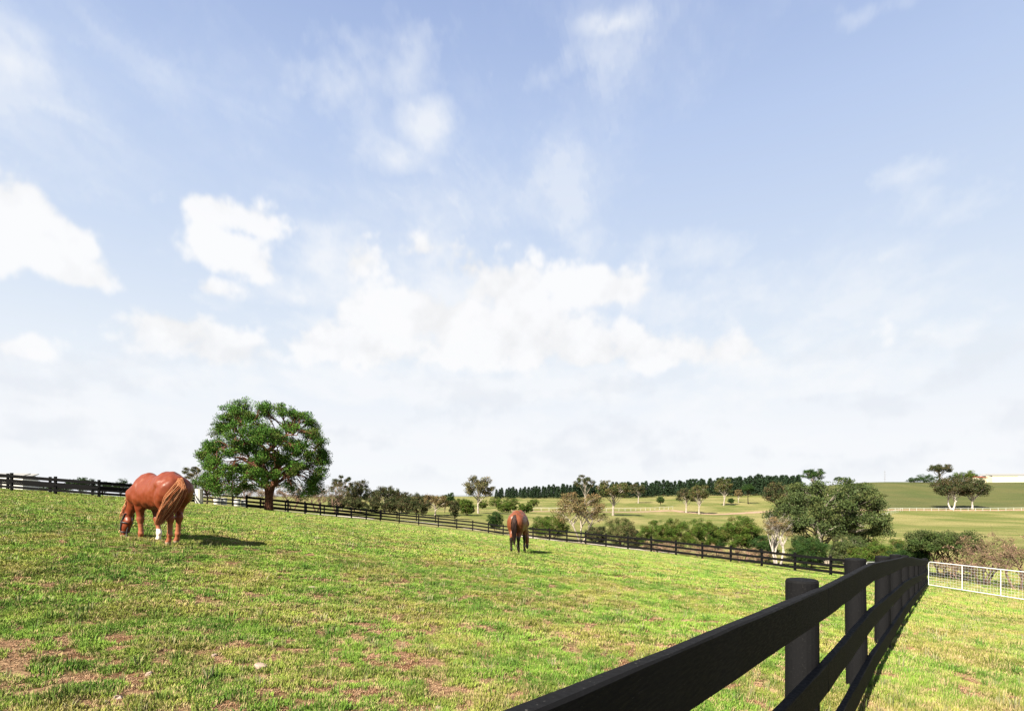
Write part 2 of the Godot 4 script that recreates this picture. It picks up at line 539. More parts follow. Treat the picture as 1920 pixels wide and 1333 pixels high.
const GUM_BARK := Color(0.46, 0.40, 0.34)
const OLIVE := [Color(0.046, 0.058, 0.020), Color(0.058, 0.066, 0.024), Color(0.036, 0.05, 0.018), Color(0.085, 0.068, 0.030)]
const DULL := [Color(0.034, 0.045, 0.018), Color(0.046, 0.05, 0.022), Color(0.026, 0.037, 0.016), Color(0.062, 0.048, 0.026)]
const TAN := [Color(0.125, 0.09, 0.042), Color(0.10, 0.08, 0.036), Color(0.15, 0.105, 0.052), Color(0.07, 0.068, 0.028)]
const WATTLE := [Color(0.044, 0.076, 0.014), Color(0.032, 0.06, 0.012), Color(0.058, 0.09, 0.016), Color(0.062, 0.06, 0.018)]
const DEEP := [Color(0.022, 0.044, 0.013), Color(0.030, 0.054, 0.014), Color(0.017, 0.036, 0.012)]
const FRESH := [Color(0.046, 0.104, 0.018), Color(0.034, 0.082, 0.016), Color(0.064, 0.125, 0.02), Color(0.055, 0.074, 0.018)]
const GREYG := [Color(0.05, 0.07, 0.028), Color(0.042, 0.06, 0.02), Color(0.062, 0.074, 0.026), Color(0.032, 0.048, 0.017)]
const DRY := [Color(0.20, 0.13, 0.085), Color(0.15, 0.11, 0.06), Color(0.12, 0.10, 0.045), Color(0.24, 0.16, 0.11)]


func kind_of(kind: String, h: float, w: float, far: bool, seed_: int) -> Dictionary:
	var o := {"h": h, "w": w, "seed": seed_, "bark": GUM_BARK, "cols": OLIVE}
	var sz := (h + w) * 0.5
	match kind:
		"gum":
			o.merge({"base": h * 0.36, "tr": sz * 0.032, "nl": 16, "lr": 0.34, "nc": 9, "cr": sz * 0.075, "nf": 60, "low": -0.6, "reach": 0.72, "flat": 0.55, "fork": h * 0.42}, true)
		"airy":
			o.merge({"base": h * 0.45, "tr": sz * 0.026, "nl": 13, "lr": 0.26, "nc": 7, "cr": sz * 0.06, "nf": 55, "low": -0.6, "reach": 0.8, "flat": 0.45, "fork": h * 0.5}, true)
		"bush":
			o.merge({"base": 0.0, "tr": sz * 0.024, "nl": 22, "lr": 0.34, "nc": 8, "cr": sz * 0.085, "nf": 90, "cols": WATTLE, "bark": Color(0.10, 0.065, 0.045), "low": -0.9, "reach": 0.72, "stems": 3, "fork": h * 0.3, "flat": 0.8}, true)
		"dense":
			o.merge({"base": h * 0.12, "tr": sz * 0.03, "nl": 14, "lr": 0.42, "nc": 8, "cr": sz * 0.09, "nf": 70, "cols": DEEP, "bark": Color(0.08, 0.06, 0.05), "low": -0.6, "reach": 0.66}, true)
		"dry":
			o.merge({"base": h * 0.08, "tr": sz * 0.026, "nl": 14, "lr": 0.36, "nc": 7, "cr": sz * 0.075, "nf": 34, "cols": DRY, "bark": Color(0.30, 0.20, 0.15), "low": -0.4, "reach": 0.72, "stems": 4, "spread": 0.2, "fork": h * 0.35, "twigs": 4, "leafy": 0.8}, true)
	if far:
		o.ll = maxf(sz * 0.034, 0.2)
		o.lw = o.ll * 0.3
		o.nf = int(o.nf * 0.75)
	else:
		o.ll = maxf(sz * 0.024, 0.09)
		o.lw = o.ll * 0.26
		o.nf = int(o.nf * 1.5)
	return o


func plant(called: String, x: float, z: float, o: Dictionary, label: String, category: String, group := "") -> Node3D:
	var t := thing(called, G(x, z, -0.05), label, category, group, o.get("turn", 0.0))
	var m := tree_meshes(o)
	part("trunk", m[0], mats.bark, t)
	part("crown", m[1], mats.leaf, t)
	return t


func pine_meshes(h: float, w: float, seed_: int) -> Array:
	var rng := RandomNumberGenerator.new()
	rng.seed = seed_
	var wood := Geo.new()
	var green := Geo.new()
	wood.tube([Vector3(0, -0.5, 0), Vector3(0.05, h * 0.5, 0), Vector3(0, h * 0.98, 0.04)], [0.26, 0.15, 0.02], 6, Color(0.07, 0.05, 0.04))
	var y := h * 0.06
	while y < h * 0.985:
		var t := y / h
		var rr := w * 0.5 * pow(1.0 - t, 0.62) * rng.randf_range(0.7, 1.15) + 0.12
		var n := 7 if t < 0.75 else 4
		for k in n:
			var a := TAU * (k + rng.randf()) / n
			var d := Vector3(cos(a), rng.randf_range(0.05, 0.45), sin(a)).normalized()
			var len_ := rr * rng.randf_range(0.7, 1.12)
			wood.tube([Vector3(0, y, 0), Vector3(0, y, 0) + d * len_], [0.05, 0.015], 3, Color(0.07, 0.05, 0.04), false)
			for q in 9:
				var f := 0.2 + 0.8 * (q + rng.randf()) / 9.0
				var u := (rnd_dir(rng) * 0.8 + d * 0.8).normalized()
				var s := u.cross(rnd_dir(rng)).normalized()
				var b := rng.randf_range(0.7, 1.3)
				green.leaf(Vector3(0, y, 0) + d * len_ * f + rnd_dir(rng) * 0.15, u * 0.95 * b, s * 0.26, Color(0.021 * b, 0.036 * b, 0.019 * b))
		y += h * 0.036 * rng.randf_range(0.8, 1.2)
	return [wood.mesh(), green.mesh()]


# ---------------------------------------------------------------- horses
# a field of tapered capsules joined by a smooth minimum, meshed as surface nets; forward +x, up +y, the horse's left -z
func skin(bones: Array, cell: float, lo: Vector3, hi: Vector3, paint: Callable) -> ArrayMesh:
	var nx := int((hi.x - lo.x) / cell) + 2
	var ny := int((hi.y - lo.y) / cell) + 2
	var nz := int((hi.z - lo.z) / cell) + 2
	var f := PackedFloat32Array()
	f.resize(nx * ny * nz)
	f.fill(1.0)
	for b in bones:
		var pa: Vector3 = b[0]
		var ra: float = b[1]
		var pb: Vector3 = b[2]
		var rb: float = b[3]
		var kk: float = b[4] if b.size() > 4 else 0.06
		var sq: float = b[5] if b.size() > 5 else 1.0
		var big := maxf(ra, rb) + kk + 0.04
		var bl := (pa.min(pb) - Vector3.ONE * big - lo) / cell
		var bh := (pa.max(pb) + Vector3.ONE * big - lo) / cell
		var ba := pb - pa
		var l2 := maxf(ba.dot(ba), 1e-8)
		for i in range(maxi(0, int(bl.x)), mini(nx, int(bh.x) + 2)):
			for j in range(maxi(0, int(bl.y)), mini(ny, int(bh.y) + 2)):
				for k in range(maxi(0, int(bl.z)), mini(nz, int(bh.z) + 2)):
					var p := lo + Vector3(i, j, k) * cell
					var t := clampf((p - pa).dot(ba) / l2, 0.0, 1.0)
					var e := p - pa - ba * t
					e.z *= sq
					var d := e.length() - lerpf(ra, rb, t)
					var q := (i * ny + j) * nz + k
					var g := f[q]
					var m := maxf(kk - absf(g - d), 0.0) / kk
					f[q] = minf(g, d) - m * m * kk * 0.25
	# muscle and bone under the coat: a shallow unevenness
	var lump := FastNoiseLite.new()
	lump.seed = 6
	lump.frequency = 3.2
	lump.fractal_octaves = 2
	for i in nx:
		for j in ny:
			for k in nz:
				var q := (i * ny + j) * nz + k
				if absf(f[q]) < 0.08:
					var p := lo + Vector3(i, j, k) * cell
					f[q] += 0.02 * lump.get_noise_3d(p.x * 1.3, p.y, p.z * 1.2) * smoothstep(0.45, 0.85, p.y)
	var out := Geo.new()
	var idx := PackedInt32Array()
	idx.resize(nx * ny * nz)
	idx.fill(-1)
	var off := [0, nz * ny, nz, nz * ny + nz, 1, nz * ny + 1, nz + 1, nz * ny + nz + 1]
	var cn := [Vector3(0, 0, 0), Vector3(1, 0, 0), Vector3(0, 1, 0), Vector3(1, 1, 0), Vector3(0, 0, 1), Vector3(1, 0, 1), Vector3(0, 1, 1), Vector3(1, 1, 1)]
	var edges := [[0, 1], [2, 3], [4, 5], [6, 7], [0, 2], [1, 3], [4, 6], [5, 7], [0, 4], [1, 5], [2, 6], [3, 7]]
	for i in nx - 1:
		for j in ny - 1:
			for k in nz - 1:
				var q := (i * ny + j) * nz + k
				var inside := 0
				for e in 8:
					if f[q + off[e]] < 0.0:
						inside += 1
				if inside == 0 or inside == 8:
					continue
				var sum := Vector3.ZERO
				var n := 0
				for e in edges:
					var va := f[q + off[e[0]]]
					var vb := f[q + off[e[1]]]
					if (va < 0.0) != (vb < 0.0):
						sum += (cn[e[0]] as Vector3).lerp(cn[e[1]], va / (va - vb))
						n += 1
				idx[q] = out.v.size()
				var gr := Vector3(f[q + off[1]] - f[q] + f[q + off[7]] - f[q + off[6]], f[q + off[2]] - f[q] + f[q + off[7]] - f[q + off[5]], f[q + off[4]] - f[q] + f[q + off[7]] - f[q + off[3]])
				var p := lo + (Vector3(i, j, k) + sum / n) * cell
				out.v.append(p)
				out.n.append(gr.normalized())
				out.c.append(paint.call(p))
	var sx := ny * nz
	for i in range(1, nx - 1):
		for j in range(1, ny - 1):
			for k in range(1, nz - 1):
				var q := (i * ny + j) * nz + k
				var here := f[q] < 0.0
				for ax in 3:
					var step: int = [sx, nz, 1][ax]
					if here == (f[q + step] < 0.0):
						continue
					var u: int = [nz, 1, sx][ax]
					var w: int = [1, sx, nz][ax]
					var a := idx[q - u - w]
					var b := idx[q - w]
					var c := idx[q]
					var d := idx[q - u]
					if a < 0 or b < 0 or c < 0 or d < 0:
						continue
					for t in ([a, c, b, a, d, c] if here else [a, b, c, a, c, d]):
						out.ix.append(t)
	return out.mesh()


# leg: joints from the elbow or stifle down to the hoof
func leg_bones(b: Array, hip: Vector3, r0: float, k1: Vector3, r1: float, k2: Vector3, r2: float, fet: Vector3, hoof: Vector3) -> void:
	b.append([hip, r0, k1, r1, 0.09])
	b.append([k1, r1 * 0.98, k2, r2, 0.05])
	b.append([k2, r2 * 1.08, k2 + (fet - k2) * 0.12, r2 * 0.95, 0.03])
	b.append([k2, r2 * 0.92, k2.lerp(fet, 0.45), 0.047, 0.03])
	b.append([k2.lerp(fet, 0.45), 0.046, fet, 0.052, 0.02])
	b.append([fet, 0.059, fet + Vector3(-0.012, -0.01, 0), 0.05, 0.02])
	b.append([fet, 0.044, hoof + Vector3(-0.015, 0.05, 0), 0.046, 0.02])
	b.append([hoof + Vector3(-0.012, 0.055, 0), 0.05, hoof + Vector3(0.012, 0.012, 0), 0.062, 0.015])


func horse(called: String, at: Vector3, turn: float, pose: Dictionary, label: String) -> Node3D:
	var root := thing(called, at, label, "horse", "horses grazing in the paddock", turn)
	var b := []
	# trunk
	b.append([Vector3(-0.34, 1.10, 0), 0.325, Vector3(0.34, 1.08, 0), 0.325, 0.1, 1.06])
	b.append([Vector3(-0.16, 1.0, 0), 0.29, Vector3(0.18, 0.99, 0), 0.30, 0.1])
	b.append([Vector3(-0.62, 1.2, 0), 0.26, Vector3(-0.4, 1.25, 0), 0.24, 0.12])
	b.append([Vector3(-0.5, 1.39, 0), 0.1, Vector3(-0.25, 1.36, 0), 0.1, 0.12])
	b.append([Vector3(0.36, 1.40, 0), 0.085, Vector3(0.1, 1.33, 0), 0.085, 0.14])
	b.append([Vector3(0.46, 1.1, 0), 0.29, Vector3(0.6, 1.06, 0), 0.25, 0.1])
	for s in [-1.0, 1.0]:
		b.append([Vector3(-0.68, 1.14, 0.13 * s), 0.205, Vector3(-0.6, 0.98, 0.17 * s), 0.18, 0.1])
		b.append([Vector3(-0.42, 1.36, 0.13 * s), 0.09, Vector3(-0.52, 1.25, 0.2 * s), 0.13, 0.12])
		b.append([Vector3(0.36, 1.3, 0.1 * s), 0.1, Vector3(0.6, 1.02, 0.17 * s), 0.16, 0.1])
		b.append([Vector3(0.6, 1.02, 0.16 * s), 0.155, Vector3(0.42, 0.95, 0.17 * s), 0.13, 0.08])
	# neck and head, lowered to graze
	var poll: Vector3 = pose.poll
	var muz: Vector3 = pose.muzzle
	var n0 := Vector3(0.5, 1.2, 0)
	var n1 := n0.lerp(poll, 0.5) + Vector3(0.02, 0.03, 0)
	b.append([n0, 0.25, n1, 0.175, 0.1, 1.25])
	b.append([n1, 0.175, poll, 0.105, 0.06, 1.3])
	b.append([Vector3(0.36, 1.4, 0), 0.08, n1 + Vector3(0.05, 0.14, 0), 0.05, 0.12])
	var ax := (muz - poll).normalized()
	var front: Vector3 = (Vector3(1, 0, 0) - ax * ax.x).normalized()
	b.append([poll + ax * 0.04, 0.095, poll + ax * 0.3, 0.085, 0.05])
	b.append([poll + ax * 0.16 - front * 0.075, 0.095, poll + ax * 0.24 - front * 0.05, 0.075, 0.05, 1.15])
	b.append([poll + ax * 0.28, 0.082, muz - ax * 0.06, 0.062, 0.04])
	b.append([muz - ax * 0.08, 0.066, muz, 0.055, 0.03])
	var side := ax.cross(front).normalized()
	for s in [-1.0, 1.0]:
		var er: Vector3 = poll + side * 0.055 * s + front * 0.05 - ax * 0.04
		b.append([er, 0.035, er - ax * 0.11 + side * 0.03 * s + front * 0.03, 0.012, 0.02])
		b.append([poll + ax * 0.18 + side * 0.078 * s + front * 0.045, 0.028, poll + ax * 0.2 + side * 0.075 * s + front * 0.045, 0.026, 0.015])
	# legs: left is -z
	for s in [-1.0, 1.0]:
		var i := 0 if s < 0.0 else 1
		var fx: float = pose.fore[i]
		var hx: float = pose.hind[i]
		leg_bones(b, Vector3(0.44, 0.95, 0.16 * s), 0.125, Vector3(0.44 + fx * 0.2, 0.76, 0.15 * s), 0.088, Vector3(0.47 + fx * 0.62, 0.5, 0.135 * s), 0.068, Vector3(0.46 + fx * 0.95, 0.19, 0.13 * s), Vector3(0.51 + fx, 0.02, 0.13 * s))
		b.append([Vector3(-0.62, 1.05, 0.15 * s), 0.19, Vector3(-0.5 + hx * 0.3, 0.86, 0.165 * s), 0.13, 0.1])
		leg_bones(b, Vector3(-0.53 + hx * 0.2, 0.88, 0.16 * s), 0.14, Vector3(-0.62 + hx * 0.5, 0.74, 0.155 * s), 0.1, Vector3(-0.79 + hx * 0.9, 0.54, 0.14 * s), 0.07, Vector3(-0.77 + hx, 0.2, 0.14 * s), Vector3(-0.72 + hx, 0.02, 0.14 * s))
		b.append([Vector3(-0.79 + hx * 0.9, 0.55, 0.14 * s), 0.045, Vector3(-0.845 + hx * 0.9, 0.61, 0.14 * s), 0.028, 0.03])
	var body := part("body", skin(b, 0.02, Vector3(-1.02, -0.06, -0.5), Vector3(maxf(poll.x, muz.x) + 0.3, 1.62, 0.5), pose.paint), mats.coat, root)
	body.set_meta("label", pose.coat)
	# mane: strands from the crest, hanging to the near side
	var rng := RandomNumberGenerator.new()
	rng.seed = 9
	var mane := Geo.new()
	for k in 130:
		var t := rng.randf()
		var c0: Vector3 = Vector3(0.42, 1.42, 0).lerp(n1 + Vector3(0.07, 0.19, 0), t * 2.0) if t < 0.5 else (n1 + Vector3(0.07, 0.19, 0)).lerp(poll + Vector3(0.07, 0.08, 0), t * 2.0 - 1.0)
		c0 += rnd_dir(rng) * 0.015 - Vector3(0.02, 0.02, 0)
		var dn := Vector3(rng.randf_range(0.0, 0.08), -rng.randf_range(0.12, 0.24), -rng.randf_range(0.08, 0.14))
		mane.tube([c0, c0 + Vector3(0.02, 0.0, -0.06), c0 + dn * 0.7 + Vector3(0, 0, -0.05), c0 + dn], [0.009, 0.008, 0.006, 0.001], 4, (pose.hair[rng.randi() % pose.hair.size()]), false)
	for k in 26:
		var c0: Vector3 = poll + front * 0.08 + side * rng.randf_range(-0.03, 0.03)
		mane.tube([c0, c0 + front * 0.04 + ax * 0.05, c0 + ax * rng.randf_range(0.14, 0.24) + front * 0.03 + side * rng.randf_range(-0.04, 0.04)], [0.008, 0.007, 0.001], 4, pose.hair[rng.randi() % pose.hair.size()], false)
	part("mane", mane.mesh(), mats.hair, root)
	# tail
	var tail := Geo.new()
	var dock := Vector3(-0.82, 1.3, 0)
	tail.tube([Vector3(-0.72, 1.36, 0), dock, Vector3(-0.9, 1.18, 0) + pose.sway * 0.1, Vector3(-0.93, 1.0, 0) + pose.sway * 0.3], [0.06, 0.062, 0.055, 0.02], 7, pose.tail[0])
	for k in int(pose.strands):
		var u := Vector3(rng.randfn() * 0.35, 0, clampf(rng.randfn(), -1.9, 1.9))
		var drop := 1.0 - 0.5 * pow(rng.randf(), 1.8)
		var s := rng.randf()
		var p0 := Vector3(-0.75, 1.385, 0).lerp(Vector3(-0.9, 1.2, 0) + pose.sway * 0.05, s * s) + Vector3(-0.02, 0, u.z * 0.02)
		var tip: Vector3 = Vector3(-0.9, 1.32 - pose.length * drop, 0) + pose.sway * drop + u * pose.fan * (1.5 - drop)
		var q0: Vector3 = p0 + Vector3(-0.09, -0.06, u.z * 0.012) + pose.sway * 0.03
		var q1: Vector3 = q0.lerp(tip, 0.33) + u * 0.032 + Vector3(-0.045, 0.03, 0) - pose.sway * 0.07
		var q2: Vector3 = q0.lerp(tip, 0.68) + u * pose.fan * 0.62 + Vector3(-0.02, 0.0, 0) - pose.sway * 0.05
		var key := [p0, q0, q1, q2, tip]
		var lock := []
		var thick := []
		for e in 13:
			var g := e / 12.0 * 4.0
			var i := mini(int(g), 3)
			lock.append((key[i] as Vector3).cubic_interpolate(key[i + 1], key[maxi(i - 1, 0)], key[mini(i + 2, 4)], g - i))
			thick.append(0.0085 * (1.0 - pow(e / 12.0, 4.0)) + 0.0008)
		tail.tube(lock, thick, 3, pose.tail[rng.randi() % pose.tail.size()], false)
	part("tail", tail.mesh(), mats.hair, root)
	if pose.halter:
		var strap := Geo.new()
		for band in [[0.40, 0.088, 0.085, 0.0], [0.19, 0.125, 0.115, -0.02]]:
			var pts := []
			for k in 17:
				var th: float = TAU * k / 16.0
				pts.append(poll + ax * band[0] + front * (cos(th) * band[1] + band[3]) + side * sin(th) * band[2])
			strap.tube(pts, taper(0.014, 0.014, 16), 6, Color.WHITE, false)
		for s in [-1.0, 1.0]:
			strap.tube([poll - front * 0.05 + side * 0.1 * s, poll + ax * 0.19 + side * 0.117 * s - front * 0.02, poll + ax * 0.40 + side * 0.09 * s], [0.014, 0.014, 0.014], 6)
		strap.tube([poll - front * 0.06 - side * 0.1, poll - front * 0.09, poll - front * 0.06 + side * 0.1], [0.014, 0.014, 0.014], 6)
		strap.tube([poll + ax * 0.19 - front * 0.12, poll + ax * 0.40 - front * 0.088, muz - front * 0.14 - ax * 0.03], [0.014, 0.014, 0.012], 6)
		var hl := part("halter", strap.mesh(), mats.strap, root)
		for s in [-1.0, 1.0]:
			var ring := Geo.new()
			var rp := []
			for k in 11:
				var th: float = TAU * k / 10.0
				rp.append(poll + ax * 0.40 + side * 0.104 * s + (front * cos(th) + ax * sin(th)) * 0.024)
			ring.tube(rp, taper(0.005, 0.005, 10), 5, Color.WHITE, false)
			part("ring", ring.mesh(), mats.brass, hl)
	return root


# ---------------------------------------------------------------- fences, gates, small buildings
# evenly spaced points along a polyline of (x, z)
func along(line: Array, step: float) -> Array:
	var curve := Curve2D.new()
	for p in line:
		curve.add_point(p)
	var n := maxi(1, int(round(curve.get_baked_length() / step)))
	var out := []
	for i in n + 1:
		out.append(curve.sample_baked(curve.get_baked_length() * i / n, false))
	return out


func rail_fence(line: Array, step: float, tall: float, rails: Array, rail_h: float, thick: float, post: float, mtl: Material, label: String, out_side := 1.0) -> Node3D:
	var pts := along(line, step)
	var t := thing("post_and_rail_fence", G(pts[0].x, pts[0].y), label, "fence", "timber rail fences")
	var unit := BoxMesh.new()
	unit.size = Vector3.ONE
	for i in pts.size():
		var p: Vector2 = pts[i]
		var o := part("post", unit, mtl, t)
		o.position = G(p.x, p.y, tall * 0.5 - 0.1) - t.position
		o.scale = Vector3(post, tall + 0.3, post)
		if i == 0:
			continue
		var a: Vector2 = pts[i - 1]
		for r in rails:
			var pa := G(a.x, a.y, r) - t.position
			var pb := G(p.x, p.y, r) - t.position
			var d := pb - pa
			var s := d.cross(Vector3.UP).normalized()
			var q := part("rail", unit, mtl, t)
			q.transform = Transform3D(Basis(d.normalized(), s.cross(d.normalized()).normalized(), s).scaled_local(Vector3(d.length() - 0.004, rail_h, thick)), (pa + pb) * 0.5 + s * out_side * (post + thick) * 0.5)
	return t


# a plank whose cross-section stands upright, with eased edges and a slightly wavy run
func plank(a: Vector3, b: Vector3, tall: float, thick: float, seed_: int) -> ArrayMesh:
	var g := Geo.new()
	var f := FastNoiseLite.new()
	f.seed = seed_
	f.frequency = 1.3
	var run := b - a
	var s := run.cross(Vector3.UP).normalized()
	var e := 0.006
	var ring := [Vector2(-thick / 2 + e, -tall / 2), Vector2(thick / 2 - e, -tall / 2), Vector2(thick / 2, -tall / 2 + e), Vector2(thick / 2, tall / 2 - e), Vector2(thick / 2 - e, tall / 2), Vector2(-thick / 2 + e, tall / 2), Vector2(-thick / 2, tall / 2 - e), Vector2(-thick / 2, -tall / 2 + e)]
	var n := 14
	for i in n:
		for k in 8:
			var q := []
			for c in [[i, k], [i, (k + 1) % 8], [i + 1, (k + 1) % 8], [i + 1, k]]:
				var t := float(c[0]) / n
				var w := Vector2(f.get_noise_2d(c[0] * 0.22, c[1] * 0.3), f.get_noise_2d(c[0] * 0.22, 40.0 + c[1] * 0.3)) * 0.005
				q.append(a + run * t + s * (ring[c[1]].x + w.x) + Vector3.UP * (ring[c[1]].y + w.y))
			g.quad(q[0], q[3], q[2], q[1])
	for e2 in [0, 1]:
		for k in range(1, 7):
			var c := a if e2 == 0 else b
			var p0: Vector3 = c + s * ring[0].x + Vector3.UP * ring[0].y
			var p1: Vector3 = c + s * ring[k].x + Vector3.UP * ring[k].y
			var p2: Vector3 = c + s * ring[k + 1].x + Vector3.UP * ring[k + 1].y
			if e2 == 0:
				g.tri(p0, p1, p2)
			else:
				g.tri(p0, p2, p1)
	return g.mesh()


func near_fence() -> void:
	# posts stand on the paddock side, planks are nailed on the other
	var t := thing("post_and_rail_fence", G(-0.5, -0.55), "tall black three-rail timber fence with broad planks running up to the wire gate", "fence", "timber rail fences")
	var d := [-2.2, 0.55, 3.7, 6.05, 8.55, 10.95, 13.4, 15.8, 18.2, 20.7, 23.1, 25.6, 27.4]
	var along_ := Vector3(0.76, 0, -1).normalized()
	var right := along_.cross(Vector3.UP)
	var rng := RandomNumberGenerator.new()
	rng.seed = 3
	for i in d.size():
		var x: float = 0.76 * d[i] - 0.92
		var foot := G(x, -d[i])
		var g := Geo.new()
		g.lathe([[0.105, -0.4], [0.104, 0.3], [0.101, 0.9], [0.099, 1.355], [0.092, 1.368], [0.0, 1.372]], 22)
		var o := part("post", g.mesh(), mats.black, t)
		o.position = foot - t.position
		o.rotation = Vector3(rng.randfn() * 0.008, rng.randf() * 3.0, rng.randfn() * 0.008)
		if i == 0:
			continue
		var xa: float = 0.76 * d[i - 1] - 0.92
		var offs := right * (0.1 + 0.026)
		for r in [1.235, 0.755, 0.275]:
			var pa := G(xa, -d[i - 1], r) + offs - t.position
			var pb := foot + Vector3(0, r, 0) + offs - t.position
			var u := (pb - pa).normalized() * 0.003
			part("rail", plank(pa + u, pb - u, 0.19, 0.05, i * 7 + int(r * 10)), mats.black, t)


func wire_gate(a: Vector3, b: Vector3, tall: float, stays: int, label: String) -> void:
	var t := thing("wire_gate", a, label, "gate", "white tube gates")
	var run := b - a
	var u := run.normalized()
	var up := Vector3(0, tall, 0)
	var lift := Vector3(0, 0.12, 0)
	var g := Geo.new()
	var p := []
	var c := 0.12
	for k in 5:
		var th := PI * 0.5 * k / 4.0
		p.append(lift + up + u * (c - c * cos(th)) - Vector3(0, c - c * sin(th), 0))
	p.push_front(lift)
	for k in 5:
		var th := PI * 0.5 * k / 4.0
		p.append(lift + run + up - u * (c - c * sin(th)) - Vector3(0, c - c * cos(th), 0))
	p.append(lift + run)
	g.tube(p, taper(0.021, 0.021, p.size() - 1), 8)
	g.tube([lift, lift + run], [0.021, 0.021], 8)
	part("frame", g.mesh(), mats.galv, t)
	for k in stays:
		var o := run * float(k + 1) / (stays + 1)
		var s := Geo.new()
		s.tube([lift + o, lift + o + up], [0.018, 0.018], 8)
		part("stay", s.mesh(), mats.galv, t)
	var w := Geo.new()
	for k in range(1, 9):
		w.tube([lift + up * k / 9.0, lift + run + up * k / 9.0], [0.0028, 0.0028], 4, Color.WHITE, false)
	var n := int(run.length() / 0.15)
	for k in range(1, n):
		w.tube([lift + run * k / n, lift + run * k / n + up], [0.0022, 0.0022], 4, Color.WHITE, false)
	var wm := part("wire_mesh", w.mesh(), mats.galv, t)
	wm.set_meta("kind", "stuff")


func white_fence(line: Array, step: float, tall: float, label: String) -> void:
	var pts := along(line, step)
	var t := thing("white_rail_fence", G(pts[0].x, pts[0].y), label, "fence", "white rail fences")
	var unit := BoxMesh.new()
	unit.size = Vector3.ONE
	for i in pts.size():
		var p: Vector2 = pts[i]
		var o := part("post", unit, mats.white, t)
		o.position = G(p.x, p.y, tall * 0.5 - 0.1) - t.position
		o.scale = Vector3(0.06, tall + 0.2, 0.06)
		if i == 0:
			continue
		var a: Vector2 = pts[i - 1]
		var pa := G(a.x, a.y, tall - 0.1) - t.position
		var pb := G(p.x, p.y, tall - 0.1) - t.position
		var d := pb - pa
		var s := d.cross(Vector3.UP).normalized()
		var q := part("rail", unit, mats.white, t)
		q.transform = Transform3D(Basis(d.normalized(), s.cross(d.normalized()).normalized(), s).scaled_local(Vector3(d.length(), 0.085, 0.04)), (pa + pb) * 0.5 + s * 0.1)


# a road or track laid a little above the ground
func ribbon(called: String, line: Array, wide: float, up: float, step := 2.0, mtl: Material = mats.sand) -> void:
	var pts := along(line, step)
	var g := Geo.new()
	var rng := RandomNumberGenerator.new()
	rng.seed = 5
	var prev := []
	for i in pts.size():
		var p: Vector2 = pts[i]
		var q: Vector2 = (pts[mini(i + 1, pts.size() - 1)] - pts[maxi(i - 1, 0)]).normalized().orthogonal()
		var row := []
		for k in 5:
			var o := (k - 2) / 2.0 * wide * 0.5 * (1.0 + (rng.randf_range(-0.15, 0.15) if k in [0, 4] else 0.0))
			row.append(G(p.x + q.x * o, p.y + q.y * o, up))
		if prev:
			for k in 4:
				var nn: Vector3 = (row[k + 1] - prev[k]).cross(row[k] - prev[k])
				if nn.y > 0.0:
					g.quad(prev[k], row[k], row[k + 1], prev[k + 1])
				else:
					g.quad(prev[k], prev[k + 1], row[k + 1], row[k])
		prev = row
	structure(called, g.mesh(), mtl)


func shed(called: String, at: Vector3, size: Vector3, turn: float, wall: Material, roof: Material, doors: Array, label: String) -> void:
	var t := thing(called, at, label, "shed", "", turn)
	var g := Geo.new()
	g.box(Vector3(0, size.y * 0.5 - 0.4, 0), Vector3(size.x * 0.5, 0, 0), Vector3(0, size.y * 0.5 + 0.4, 0), Vector3(0, 0, size.z * 0.5))
	part("wall", g.mesh(), wall, t)
	var r := Geo.new()
	for s in [-1.0, 1.0]:
		r.box(Vector3(0, size.y + size.z * 0.065, s * size.z * 0.27), Vector3(size.x * 0.51, 0, 0), Vector3(0, 0.06, 0), Vector3(0, -0.065 * size.z * s, size.z * 0.27 * s) * s)
	part("roof", r.mesh(), roof, t)
	for dd in doors:
		var q := Geo.new()
		q.box(Vector3(dd[0], dd[2] * 0.5, size.z * 0.5 + 0.04), Vector3(dd[1] * 0.5, 0, 0), Vector3(0, dd[2] * 0.5, 0), Vector3(0, 0, 0.05))
		part(dd[4], q.mesh(), dd[3], t)


